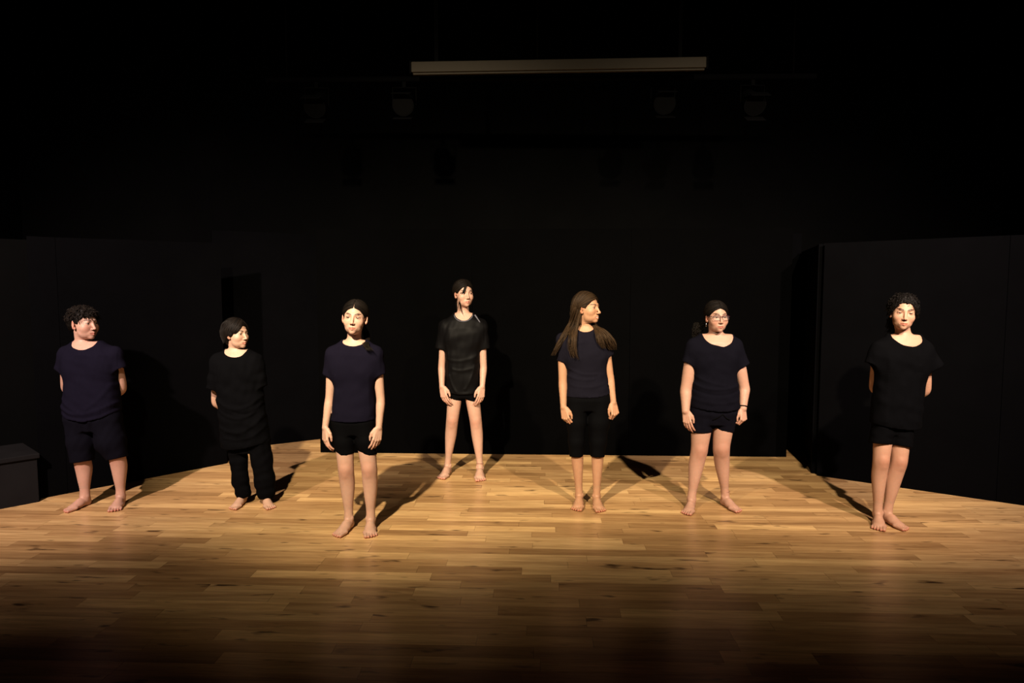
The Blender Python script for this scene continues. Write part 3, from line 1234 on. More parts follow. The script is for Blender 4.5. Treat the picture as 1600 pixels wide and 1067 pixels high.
    # ---- shirt
    lo = np.array((min(min(a['S'][0] - 0.1, a['cuff'][0] - 0.1) for a in arms), Y0 - 0.28, hz.min() - 0.03))
    hi = np.array((max(max(a['S'][0] + 0.1, a['cuff'][0] + 0.1) for a in arms), Y0 + 0.28, nb[2] + 0.07))
    lo[0] = min(lo[0], (cx - w).min() - 0.03)
    hi[0] = max(hi[0], (cx + w).max() + 0.03)
    NL, NB_, NR = [at(q[0], q[1], Y0) for q in sh['neckline']]

    def upper(g, sk, k=0.03, sleeves=True):
        """yoke and shoulders, grown by -sk"""
        mid = lerp(arms[0]['S'], arms[1]['S'], 0.5)
        for a in arms:
            nk = np.array((nb[0] + a['side'] * nr * 0.55, nb[1] + 0.005, nb[2] - 0.045))
            g.add(cap(nk, a['S'], 0.05 - sk, a['rs'] - sk), k)
            ch_ = np.array((a['S'][0] * 0.55 + mid[0] * 0.45, Y0 - 0.010, a['S'][2] - 0.085))
            g.add(ell(ch_, (0.085 - sk, max(d_, 0.085) - 0.012 - sk, 0.10)), 0.05)

    g = Fld(lo, hi, 0.006)
    g.add(prof(zs, cx, cy, w, d, hemf, ztop))
    upper(g, 0.0, 0.04)
    for a in arms:
        ax_ = unit3(a['cuff'] - a['S'])
        rc = a['A'].get('rc', 0.05)
        f = Fld(lo, hi, 0.006)
        f.add(cutp(cap(a['S'], a['cuff'] + ax_ * 0.01, a['rs'], rc), a['cuff'], ax_))
        f.sub(cap(a['cuff'] - ax_ * 0.02, a['cuff'] + ax_ * 0.03, rc - 0.011, rc - 0.011), 0.004)
        g.a = smin(g.a, f.a, 0.03)
    g.sub(prof(zs, cx, cy, w - 0.011, d - 0.011, -1.0, hz.min() + 0.025), 0.004)
    # neck opening
    hw = (NR[0] - NL[0]) / 2
    nc = np.array(((NL[0] + NR[0]) / 2, Y0 - 0.012, (NL[2] + NR[2]) / 2 + 0.004))
    tilt = math.atan2(NR[2] - NL[2], NR[0] - NL[0])
    drop = nc[2] - NB_[2]
    Rt = ((math.cos(tilt), 0, math.sin(tilt)), (0, 1, 0), (-math.sin(tilt), 0, math.cos(tilt)))
    def hole(X, Y, Z):
        x, z = X - nc[0], Z - nc[2]
        x, z = x * math.cos(tilt) + z * math.sin(tilt), z * math.cos(tilt) - x * math.sin(tilt)
        z = np.where(z > 0, z * 0.35, z)
        # the opening narrows and rises towards the nape
        back = sstep(Y0 - 0.02, Y0 + 0.06, Y)
        dz = drop * (1 - 0.75 * back)
        q = np.sqrt((x / hw) ** 2 + (z / dz) ** 2)
        return np.maximum((q - 1) * np.minimum(hw, dz), Y - (Y0 + 0.14))
    g.sub((hole, nc - np.array((hw, 0.3, drop)), nc + np.array((hw, 0.16, 0.16))), 0.003)
    V, Q = g.net(2)
    # cloth folds
    N = normals(V, Q)
    amp = sh.get('ripple', 0.0022)
    disp = np.zeros(len(V))
    for i in range(10):
        kdir = unit3(rs.randn(3) * (1.0, 0.5, 0.75))
        wl = rs.uniform(0.045, 0.15)
        disp += np.sin(V @ kdir * 6.283 / wl + rs.rand() * 6.3 + 1.5 * np.sin(V @ unit3(rs.randn(3)) * 25)) * wl / 0.1
    disp *= amp / 3
    for (q0, q1, q2, am, wd) in sh.get('folds', ()):
        A_, B_, C_ = at(*q0, Y0), at(*q1, Y0), at(*q2, Y0)
        t = np.linspace(0, 1, 24)[:, None]
        P = (1 - t) ** 2 * A_ + 2 * t * (1 - t) * B_ + t * t * C_
        dd_ = np.min(np.hypot(V[:, None, 0] - P[None, :, 0], V[:, None, 2] - P[None, :, 2]), axis=1)
        disp += am * np.exp(-(dd_ / wd) ** 2) * sstep(Y0 + 0.05, Y0 - 0.02, V[:, 1])
    # a flat band along the hem and the neck seam
    disp *= sstep(0.0, 0.03, V[:, 2] - hemf(V[:, 0]))
    V = V + N * disp[:, None]
    shirt = link('t_shirt', mesh_np('t_shirt', V - root_p, Q), root, M[sh['mat']])
    if 'label' in sh: shirt['label'] = sh['label']

    # ---- lower garment and legs
    legs = []
    low = S['lower']
    for side, Lg, (heel, fd, fx) in zip((-1, 1), S['legs'], feet):
        ank = heel + fd * fs * 50 + np.array((0, 0, 80 * fs))
        legs.append(dict(side=side, hip=PT(Lg['hip']), knee=PT(Lg['knee']), ank=ank, L=Lg, heel=heel, fd=fd, fx=fx))

    def leg_limb(lg):
        r = lg['L']['r']                           # thigh, knee, calf, ankle radii
        H_, K, A_ = lg['hip'], lg['knee'], lg['ank']
        bk = lambda y: np.array((0, y, 0))
        return limb((H_, lerp(H_, K, 0.5), lerp(H_, K, 0.86), lerp(K, A_, 0.03), lerp(K, A_, 0.15) + bk(r[2] * 0.12), lerp(K, A_, 0.34) + bk(r[2] * 0.28),
                     lerp(K, A_, 0.62) + bk(r[3] * 0.28), lerp(K, A_, 0.84) + bk(r[3] * 0.18), A_),
                    (r[0], lerp(r[0], r[1], 0.5), r[1], r[1] * 0.97, lerp(r[1], r[2], 0.6), r[2], lerp(r[2], r[3], 0.58), r[3] * 0.97, r[3]), 30)

    hz_mid = float(np.interp((legs[0]['hip'][0] + legs[1]['hip'][0]) / 2, hx, hz))
    pel = lerp(legs[0]['hip'], legs[1]['hip'], 0.5)
    pw_ = low['hipw'] / 2 * mpp()                  # half hip width in metres
    lo = np.array((min(l['hip'][0] for l in legs) - 0.2, Y0 - 0.22, 0.0))
    hi = np.array((max(l['hip'][0] for l in legs) + 0.2, Y0 + 0.24, hz.max() + 0.10))
    hems = []
    for lg, hq in zip(legs, low['hem']):
        py, xl, xr = hq
        a, b = at(xl, py, Y0 - 0.02), at(xr, py, Y0 - 0.02)
        c = (a + b) / 2
        c[1] = np.interp(c[2], (lg['ank'][2], lg['knee'][2], lg['hip'][2]), (lg['ank'][1], lg['knee'][1], lg['hip'][1]))
        hems.append((c, (b[0] - a[0]) / 2))
    lo[2] = min(h[0][2] for h in hems) - 0.03
    g = Fld(lo, hi, 0.006)
    pz = np.array((pel[2] - 0.08, pel[2], pel[2] + 0.07, pel[2] + 0.16))
    pprof = lambda gr: prof(pz, np.full(4, pel[0]), np.full(4, Y0 + 0.005), np.array((0.78, 1.0, 0.97, 0.9)) * pw_, np.array((0.5, 0.62, 0.60, 0.56)) * pw_ * low.get('pd', 1.0), pel[2] - 0.075, min(pel[2] + 0.15, hz.min() + 0.09), grow=gr)
    g.add(pprof(0.0))
    for lg, (hc, hr) in zip(legs, hems):
        rt = low['rt'] * pw_ if 'rt' in low else pw_ * 0.52
        f = Fld(lo, hi, 0.006)
        chain = [(lg['hip'], rt)]
        for q in low.get('mid', ((), ()))[0 if lg['side'] < 0 else 1]:
            py, xl, xr = q
            a, b = at(xl, py, Y0 - 0.02), at(xr, py, Y0 - 0.02)
            c = (a + b) / 2
            c[1] = np.interp(c[2], (lg['ank'][2], lg['knee'][2], lg['hip'][2]), (lg['ank'][1], lg['knee'][1], lg['hip'][1]))
            chain.append((c, (b[0] - a[0]) / 2))
        chain.append((hc, hr))
        for (p, rp), (q, rq) in zip(chain[:-1], chain[1:]):
            f.add(cap(p, q, rp, rq), 0.02)
        dn = unit3(chain[-1][0] - chain[-2][0])
        dn = unit3(dn + np.array((-lg['side'] * low.get('flare', 0.14), -0.10, 0)))
        f.a = np.maximum(f.a, ((f.ax[0][:, None, None] - hc[0]) * dn[0] + (f.ax[1][None, :, None] - hc[1]) * dn[1] + (f.ax[2][None, None, :] - hc[2]) * dn[2]).astype(np.float32))
        if low.get('hollow', True):
            f.sub(cap(hc - dn * 0.012, hc + dn * 0.03, hr - 0.016, hr - 0.016), 0.006)
        g.a = smin(g.a, f.a, low.get('k', 0.022))
    V, Q = g.net(2)
    if low.get('ripple', 0):
        N = normals(V, Q)
        disp = np.zeros(len(V))
        for i in range(9):
            kdir = unit3(rs.randn(3) * (1.0, 0.5, 0.7))
            wl = rs.uniform(0.04, 0.12)
            disp += np.sin(V @ kdir * 6.283 / wl + rs.rand() * 6.3 + 1.5 * np.sin(V @ unit3(rs.randn(3)) * 25))
        for hc, hr in hems:
            disp *= sstep(0.008, 0.05, np.abs(V[:, 2] - hc[2]))
        V = V + N * (disp * low['ripple'] / 3)[:, None]
    lowo = link(low['name'], mesh_np(low['name'], V - root_p, Q), root, M[low['mat']])

    # ---- body: one skin
    parts = []
    allp = [root_p] + [a[k] for a in arms for k in ('S', 'E', 'W')] + [l[k] for l in legs for k in ('hip', 'knee', 'ank')]
    lo = np.min(allp, axis=0) - 0.12
    hi = np.max(allp, axis=0) + 0.12
    lo[2] = 0.06
    hi[2] = ntop[2] + 0.02
    g = Fld(lo, hi, 0.006)
    sk = sh.get('shrink', 0.016)
    zlow = hz.max() + 0.04
    skv = np.where(np.arange(len(zs)) >= len(zs) - 2, 0.0065, np.where(np.arange(len(zs)) == len(zs) - 3, 0.012, sk))
    g.add(prof(zs, cx, cy, np.maximum(w - skv, 0.04), np.maximum(d - skv, 0.035), zlow, ztop - 0.006))
    upper(g, 0.0065, 0.04)
    g.add(cap(nb - naxis * 0.05, ntop, nr * 1.06, nr * 0.97), 0.022)
    pp = pprof(-0.014)
    g.add(pp, 0.03)
    for lg in legs:
        f = Fld(lo, hi, 0.006)
        lg['limb'] = leg_limb(lg)
        add_limb(f, lg['limb'])
        kr, K = lg['L']['r'][1], lg['knee']
        f.add(ell(K + np.array((0, -kr * 0.60, 0.006)), (kr * 0.58, kr * 0.44, kr * 0.72)), 0.014)
        f.add(ell(lerp(K, lg['ank'], 0.10) + np.array((0, -kr * 0.55, 0)), (kr * 0.34, kr * 0.34, kr * 0.4)), 0.014)
        g.a = smin(g.a, f.a, 0.012)
    for a in arms:
        r = a['A'].get('r', (0.036, 0.030, 0.030, 0.021))
        f = Fld(lo, hi, 0.006)
        a['limb'] = limb((a['S'], lerp(a['S'], a['E'], 0.5), lerp(a['S'], a['E'], 0.88), lerp(a['E'], a['W'], 0.06), lerp(a['E'], a['W'], 0.26), lerp(a['E'], a['W'], 0.62), a['W']),
                         (min(r[0] * 1.1, a['rs'] - 0.008), r[0], r[1], r[1] * 1.0, r[2], lerp(r[2], r[3], 0.55), r[3]), 26)
        add_limb(f, a['limb'])
        g.a = np.minimum(g.a, f.a)
        a['r'] = r
    V, Q = g.net(2)
    ok = ~(((V - ncut) @ naxis > 0.0) & (np.linalg.norm(V[:, :2] - ncut[:2], axis=1) < 0.10))
    for a in arms:
        wd = unit3(a['W'] - a['E'])
        ok &= ~(((V - (a['W'] - wd * 0.045)) @ wd > 0.0) & (np.linalg.norm(V - a['W'], axis=1) < 0.10))
    ok &= V[:, 2] > 138 * fs
    V, Q, _ = keep(V, Q, ok)
    C = np.tile(base, (len(V), 1))
    for lg in legs:
        kc = lg['knee'] + np.array((0, -0.04, 0))
        ww = np.exp(-(np.linalg.norm((V - kc) * (1, 1, 0.8), axis=1) / 0.05) ** 2) * 0.6
        C = C * (1 - ww[:, None]) + base * (0.82, 0.60, 0.55) * ww[:, None]
        lgw = sstep(lg['knee'][2] + 0.1, 0.1, V[:, 2])[:, None] * 0.0
    for a in arms:
        ww = np.exp(-(np.linalg.norm(V - a['E'], axis=1) / 0.05) ** 2) * 0.3
        C = C * (1 - ww[:, None]) + base * (0.98, 0.82, 0.78) * ww[:, None]
    parts.append((V, Q, C))
    # head and neck
    nk = []
    for p, r in ((ntop, nr * 0.97), (nb - naxis * 0.05, nr * 1.06)):
        q = toH(p)
        nk.append((q[0], q[1], q[2], r / hs))
    V, Q = head_mesh(hd, nk)
    C = head_colors(V, hd, base)
    V = toW(V)
    V, Q, us = keep(V, Q, (V - ncut) @ naxis > -0.018)
    parts.append((V, Q, C[us]))
    # hands
    for a in arms:
        A = a['A']
        W_, wd = a['W'], unit3(a['W'] - a['E'])
        hl = S.get('hand_len', 0.168)
        ms = hl / 185.0
        dy_ = unit3(A.get('hd', wd))
        n_ = np.array(A.get('hn', (a['side'] * 0.55, -0.83, 0.05)), float)
        n_ = unit3(n_ - dy_ * (n_ @ dy_))
        xx = np.cross(dy_, n_)
        thumb = np.array(A.get('th', (-a['side'], -0.5, 0)), float)
        if xx @ thumb < 0:
            xx = -xx
        R = np.stack((xx, dy_, n_), 1)
        # fore-arm end in hand millimetres
        fore = [(*(R.T @ (p[:3] - W_) / ms), p[3] / ms) for p in a['limb'][-11:]]
        curl = A.get('curl', 0.3)
        cu = [(curl * 0.8, curl * 1.1, curl * 0.8), (curl * 0.95, curl * 1.2, curl * 0.8), (curl * 1.1, curl * 1.3, curl * 0.8), (curl * 1.2, curl * 1.3, curl * 0.8)]
        V, Q = hand_mesh(cu, A.get('spread', 1.0), fore, A.get('thumb_in', 0.0))
        tip = sstep(70, 160, V[:, 1] - V[:, 2] * 0.8)[:, None]
        C = base * (1 - tip * 0.5) + base * (1.04, 0.80, 0.76) * tip * 0.5
        V = W_ + (V * ms) @ R.T
        if np.linalg.det(R) < 0:
            Q = Q[:, ::-1]
        V, Q, us = keep(V, Q, (V - (W_ - wd * 0.062)) @ wd > 0)
        parts.append((V, Q, C[us]))
    # feet
    for lg in legs:
        R = np.stack((lg['fx'], lg['fd'], (0, 0, 1.0)), 1)
        r = lg['L']['r']
        tl = lambda p: R.T @ (p - lg['heel']) / fs
        shin = [(*tl(p[:3]), p[3] / fs) for p in lg['limb'][-14:]]
        shin.append((0, 46, 58, r[3] / fs * 0.98))
        V, Q = foot_mesh(shin)
        tip = (sstep(195, 235, V[:, 1] + 0.5 * np.maximum(0, -V[:, 0])) * sstep(22, 8, V[:, 2]))[:, None]
        hl_ = (sstep(30, 6, V[:, 2]) * sstep(80, 30, V[:, 1]))[:, None] * 0.4
        C = base * (1 - tip) + base * (1.03, 0.66, 0.60) * tip
        C = C * (1 - hl_) + base * (1.0, 0.72, 0.68) * hl_
        V = lg['heel'] + (V * fs) @ R.T
        if np.linalg.det(R) < 0:
            Q = Q[:, ::-1]
        V, Q, us = keep(V, Q, V[:, 2] < 162 * fs)
        parts.append((V, Q, C[us]))
    V, Q, C = join(parts)
    me = mesh_np('body', V - root_p, Q)
    ca_ = me.color_attributes.new('Col', 'FLOAT_COLOR', 'POINT')
    ca_.data.foreach_set('color', np.concatenate((C, np.ones((len(C), 1))), 1).astype(np.float32).ravel())
    link('body', me, root, M['skin'])

    # ---- eyes
    for s in (-1, 1):
        gz = unit3(np.array(hd.get('gaze', (0, 1, 0))) + np.array((0, 0, 0.0)))
        vs, qs, mi = [], [], []
        NU, NV = 20, 14
        a1_ = np.cross(gz, (0, 0, 1.0))
        a1_ /= np.linalg.norm(a1_)
        a2_ = np.cross(a1_, gz)
        for i in range(NV + 1):
            th = math.pi * (i / NV) ** 1.4
            for j in range(NU):
                ph = 2 * math.pi * j / NU
                vs.append(gz * math.cos(th) + math.sin(th) * (math.cos(ph) * a1_ + math.sin(ph) * a2_))
        for i in range(NV):
            for j in range(NU):
                j2 = (j + 1) % NU
                qs.append((i * NU + j, (i + 1) * NU + j, (i + 1) * NU + j2, i * NU + j2))
                th = math.pi * ((i + 0.5) / NV) ** 1.4
                mi.append(2 if th < 0.24 else (1 if th < 0.66 else 0))
        V = np.array(vs) * 12.7 + np.array((s * 31, 66.6, -1.0))
        me = mesh_np('eye', toW(V) - root_p, np.array(qs))
        eo = link('eye', me, root)
        for mm in ('sclera', 'iris', 'pupil'):
            me.materials.append(M[mm])
        me.polygons.foreach_set('material_index', np.array(mi, np.int32))
        eo['label'] = 'dark brown eye'

    H = Hair(toW, hd['s'], seed)
    S['hair'](H, PT, toW)
    ho = H.build('hair', root, HAIR[S['hair_col']], root_p)
    ho['label'] = S['hair_label']
    if 'extra' in S:
        S['extra'](root, root_p, PT, toW, arms, legs, dict(Y0=Y0, hs=hs, nc=nc, hw=hw, drop=drop, fs=fs, HR=HR))
    return root


# ------------------------------------------------------------------ hair styles
LINE_BACK = [(-150, -70), (-75, -78), (-38, -48), (-22, -6), (-8, 22), (8, 8), (24, -8), (40, 26), (60, 56), (85, 70), (120, 74)]
LINE_SHORT = [(-150, -55), (-75, -60), (-40, -40), (-24, 0), (-10, 24), (6, -2), (20, -6), (34, 22), (56, 42), (85, 50), (120, 54)]
LINE_LONG = [(-150, -95), (-75, -95), (-30, -70), (-12, -20), (0, -16), (22, -14), (36, 16), (56, 46), (85, 62), (120, 66)]


def side_y(u):
    return None


def hair_p1(H, PT, toW):
    H.cap_shell(11, LINE_SHORT, lump=2.0, seed=1)
    r = H.r
    # tousled short curls all over
    for ring in range(560):
        th, ph = r.rand() * 6.283, math.acos(r.uniform(0.02, 1))
        A = CRC + CRR * np.array((math.sin(ph) * math.cos(th), math.sin(ph) * math.sin(th), math.cos(ph)))
        if A[1] > 40 and A[2] < 62:
            continue
        if A[2] < 30 and A[1] > 8:
            continue
        B = CRC + (A - CRC) * 1.14 + np.array((r.randn() * 15 + np.sign(A[0]) * 6, 14 + r.randn() * 14, -14 + r.randn() * 9))
        P = H.surf(A, B, 11, 13 + r.randn() * 2, 14 + r.randn() * 2, 2.6, r.uniform(26, 44))
        P[-3:] = P[-3:] - (P[-3:] - CRC) * np.array((0.0, 0.02, 0.05))[:, None]
        H.tubes([H.W(P)], [0.0036 * r.uniform(0.6, 1.3)], [r.uniform(0.1, 1.0)])
    # fringe curls over the forehead
    for i in range(34):
        x = -52 + 104 * i / 33 + r.randn() * 3
        A = np.array((x, 62 - abs(x) * 0.35, 78 - abs(x) * 0.25))
        B = np.array((x + r.randn() * 7, 84 - abs(x) * 0.45, 48 + r.randn() * 9 - abs(x) * 0.2))
        P = H.surf(A, B, 9, 15, 10, 2.4, 24)
        H.tubes([H.W(P)], [0.004 * r.uniform(0.7, 1.2)], [r.uniform(0.1, 0.9)])


def hair_p2(H, PT, toW):
    line = [(-150, -95), (-75, -92), (-35, -70), (-14, -22), (0, -20), (24, -18), (40, 8), (58, 40), (74, 62), (120, 72)]
    H.cap_shell(12, line, seed=2, extra=(ell((0, -50, -40), (64, 46, 60)), ell((-62, -8, -2), (20, 42, 30)), ell((62, -8, -2), (20, 42, 30))))
    for s in (-1, 1):
        H.locks(110, lambda u: (s * 4 + 12, 70 - 120 * u, 112 - 10 * abs(u - .4)),
                lambda u: (s * (66 - 14 * max(0, u - .55)), 52 - 130 * u, (14 - 80 * u if u < 0.35 else -18 - 90 * (u - 0.35))), off=(11, 14), rad=3.2, tone=(0.05, 0.7), jit=3)
    H.locks(50, lambda u: (16, 62 - 10 * u, 104), lambda u: (-56 + 30 * (1 - u) * 0, 44 + 18 * u, -4 + 46 * u), off=(13, 13), rad=3.0, tone=(0.1, 0.9), jit=2.5)


def hair_p3(H, PT, toW):
    H.cap_shell(7, LINE_BACK, seed=3, part=(0, 2.4, 9.0), xw=0.32)
    H.combed(0, (-104, -24), (7, 10), 2.7)
    k = toW((10, -108, -28))
    H.bundle([k, k + np.array((0.03, 0.03, -0.06)), PT((573, 528, 0.05)), PT((571, 536, -0.03)), PT((574, 543, -0.085)), PT((579, 549, -0.10))], [0.02, 0.022, 0.018, 0.018, 0.02, 0.022], 90, 0.0026, 0.006, 0.07, (0.2, 1.0), n=26)


def hair_p4(H, PT, toW):
    H.cap_shell(8, LINE_BACK, seed=4, xw=0.32)
    H.combed(8, (-104, -20), (8, 10), 2.8)
    k = toW((0, -108, -24))
    H.bundle([k, k + np.array((0.0, 0.03, -0.06)), k + np.array((0.0, 0.03, -0.16))], [0.022, 0.026, 0.016], 60, 0.0026, 0.004, 0.09, (0.1, 0.6))
    # loose fringe falling over the temple and cheek
    for tx, ty, tz, n in ((-44, 60, -8, 30), (-52, 44, -40, 16), (-34, 76, 6, 14)):
        H.locks(n, lambda u: (6 - 14 * u, 72, 86), lambda u: (tx + 8 * u, ty + 8, tz + 10 * u), off=(10, 12), rad=2.0, tone=(0.1, 0.9), jit=3, n=12)
    a = toW((-46, 58, 10))
    b = toW((-50, 50, -40))
    H.bundle([a, b, PT((719, 478, -0.07)), PT((721, 487, -0.075)), PT((724, 493, -0.085))], [0.008, 0.007, 0.006, 0.004, 0.002], 16, 0.0012, 0.003, 0.09, (0.2, 0.8), n=18)
    H.bundle([a, b, PT((716, 478, -0.065)), PT((717, 487, -0.07))], [0.006, 0.005, 0.004, 0.003], 9, 0.0011, 0.002, 0.08, (0.2, 0.8), n=16)


def hair_p5(H, PT, toW):
    H.cap_shell(10, LINE_BACK, seed=5, xw=0.32, part=(6, 3.0, 4.0), extra=(ell((0, -60, -30), (60, 46, 70)),))
    for s in (-1, 1):
        H.locks(130, lambda u: (6 + s * 3, 82 - 130 * u, 68 + 44 * math.sin(min(1, u * 1.5) * math.pi * 0.5) - 30 * max(0, u - 0.66)),
                lambda u: (s * (68 - 26 * u), -22 - 76 * u, -10 - 60 * u), off=(10, 15), rad=3.0, tone=(0.1, 0.9), jit=2.5, n=14,
                fm=lambda u: (s * (72 - 10 * u), 14 - 72 * u, 28 + 34 * u))
        H.locks(50, lambda u: (s * (5 + 57 * u), 82 - 56 * u * u, 66 - 58 * u * u * u), lambda u: (s * 70, -26 - 10 * u, -16 - 20 * u), off=(8, 13), rad=2.8, tone=(0.1, 0.9), jit=1.6, n=12,
                fm=lambda u: (s * 74, 2 - 16 * u, 24 - 14 * u))
    # the long fall at the back and on her right shoulder
    t1 = toW((-62, -30, 30))
    t2 = toW((-64, -50, -20))
    H.bundle([t1, t2, PT((894, 505, 0.03)), PT((885, 519, -0.035)), PT((876, 534, -0.066)), PT((869, 547, -0.064)), PT((863, 557, -0.055))], [0.018, 0.028, 0.026, 0.022, 0.018, 0.015, 0.008], 120, 0.003, 0.006, 0.16, (0.1, 0.95), n=26)
    H.bundle([t1, toW((-66, -20, -20)), PT((898, 510, -0.03)), PT((894, 528, -0.095)), PT((893, 545, -0.11)), PT((897, 562, -0.115))], [0.012, 0.02, 0.026, 0.03, 0.026, 0.016], 130, 0.0026, 0.005, 0.14, (0.15, 1.0), n=26)
    H.bundle([toW((-66, -10, -10)), PT((901, 512, -0.06)), PT((898, 530, -0.11)), PT((899, 548, -0.12)), PT((904, 564, -0.12))], [0.008, 0.012, 0.014, 0.012, 0.006], 50, 0.0022, 0.004, 0.12, (0.3, 1.0), n=24)
    H.bundle([toW((0, -100, 0)), toW((0, -105, -60)), PT((915, 520, 0.14)), PT((912, 545, 0.15)), PT((905, 565, 0.14))], [0.02, 0.035, 0.06, 0.07, 0.05], 120, 0.0032, 0.006, 0.16, (0.05, 0.7), n=22)
    # the swung bunch over her other shoulder
    t3 = toW((46, -62, -30))
    H.bundle([t3, PT((929, 509, 0.0)), PT((937, 515, -0.05)), PT((946, 526, -0.075)), PT((952, 538, -0.07)), PT((956, 548, -0.05))], [0.02, 0.022, 0.036, 0.048, 0.052, 0.036], 230, 0.0028, 0.007, 0.13, (0.2, 1.0), n=24, taper=0.25)
    H.bundle([t3, PT((930, 510, -0.02)), PT((935, 522, -0.09)), PT((939, 535, -0.105)), PT((944, 546, -0.10))], [0.015, 0.018, 0.024, 0.026, 0.018], 90, 0.0025, 0.006, 0.12, (0.3, 1.0), n=22)


def hair_p6(H, PT, toW):
    H.cap_shell(8, LINE_BACK, seed=6, xw=0.32)
    H.combed(0, (-104, 0), (8, 11), 2.8, tone=(0.05, 0.7), wob=0.8)
    # curly tail behind
    k = toW((0, -106, 0))
    H.bundle([k, k + np.array((-0.02, 0.03, -0.05)), PT((1095, 505, 0.11)), PT((1090, 518, 0.10)), PT((1088, 532, 0.09))], [0.03, 0.045, 0.045, 0.038, 0.02], 200, 0.0026, 0.012, 0.045, (0.05, 0.8), n=30)


def hair_p7(H, PT, toW):
    H.cap_shell(13, LINE_BACK, lump=3.5, seed=7, extra=(ell((0, -62, -10), (66, 46, 60)),))
    r = H.r
    for i in range(420):
        th, ph = r.rand() * 6.283, math.acos(r.uniform(-0.55, 1))
        A = CRC + CRR * np.array((math.sin(ph) * math.cos(th), math.sin(ph) * math.sin(th), math.cos(ph)))
        if A[1] > 30 and A[2] < 66:
            continue
        if A[2] < 25 and A[1] > -8:
            continue
        B = A + np.array((np.sign(A[0]) * 8 + r.randn() * 14, -14 + r.randn() * 12, -10 + r.randn() * 14))
        P = H.surf(A, B, 14, 15 + r.randn() * 3, 22 + abs(r.randn()) * 9, 4.0, r.uniform(16, 26))
        H.tubes([H.W(P)], [0.0022 * r.uniform(0.6, 1.3)], [r.uniform(0.0, 0.9)])
    for s in (-1, 1):
        for i in range(60):
            A = np.array((s * (30 + 30 * r.rand()), 62 - 40 * r.rand(), 62 - 40 * r.rand() * 0.5))
            B = np.array((s * (78 + r.randn() * 7), 6 + r.randn() * 12, 6 - 40 * r.rand()))
            P = H.surf(A, B, 14, 12, 16, 3.5, r.uniform(16, 26))
            H.tubes([H.W(P)], [0.0022 * r.uniform(0.6, 1.3)], [r.uniform(0.0, 0.8)])
    k = toW((0, -110, -10))
    H.bundle([k, k + np.array((0.0, 0.03, -0.06)), k + np.array((-0.02, 0.02, -0.15))], [0.045, 0.065, 0.05], 150, 0.0026, 0.014, 0.045, (0.0, 0.6), n=26)


# ------------------------------------------------------------------ extras
def ring_pts(c, axis, r, n=28, squash=1.0):
    a = unit3(axis)
    u = unit3(np.cross(a, (0.0, 1.0, 0.1)))
    v_ = np.cross(a, u)
    return [c + r * (math.cos(t) * u + squash * math.sin(t) * v_) for t in np.linspace(0, 2 * math.pi, n, endpoint=False)]


def extra_p3(root, rp, PT, toW, arms, legs, K):
    pass


def extra_p4(root, rp, PT, toW, arms, legs, K):
    # grey collar piping and shoulder stripe
    nc, hw, drop = K['nc'], K['hw'], K['drop']
    pts = []
    for t in np.linspace(math.pi * 1.04, math.pi * 1.96, 26):
        x = nc[0] + (hw + 0.004) * math.cos(t)
        z = nc[2] + (drop + 0.004) * math.sin(t)
        pts.append((x, z))
    # rest the piping on the shirt by casting along the view depth
    sh = [c for c in root.children if c.name.startswith('t_shirt')][0]
    bpy.context.view_layer.update()
    line = []
    for x, z in pts:
        o = Vector((x - rp[0], -0.5, z - 0.004))
        hit, loc, nrm, idx = sh.ray_cast(o, Vector((0, 1, 0)))
        if hit:
            line.append(np.array(loc) + np.array((0, -0.001, 0)))
    if len(line) > 3:
        tag(MB().tube(line, 0.0035, 6).build('collar_piping', M['piping'], root, smooth=True), 'grey collar piping')
    a, b = at(742, 492, rp[1]), at(750.5, 503, rp[1])
    line = []
    for t in np.linspace(0, 1, 10):
        p = lerp(a, b, t) - rp
        hit, loc, nrm, idx = sh.ray_cast(Vector((p[0], -0.5, p[2])), Vector((0, 1, 0)))
        if hit:
            line.append(np.array(loc) + np.array((0, -0.0005, 0)))
    if len(line) > 3:
        tag(MB().tube(line, np.linspace(0.008, 0.004, len(line)), 6).build('shoulder_stripe', M['piping'], root, smooth=True), 'grey stripe on the shoulder')
    lg = legs[1]
    c = lg['ank'] + np.array((0, 0.004, 0.028))
    tag(MB().tube(ring_pts(c - rp, (0, 0.1, 1), lg['L']['r'][3] + 0.0025, 28), 0.0018, 6, closed=True).build('anklet', M['thread'], root, smooth=True), 'thin thread anklet')


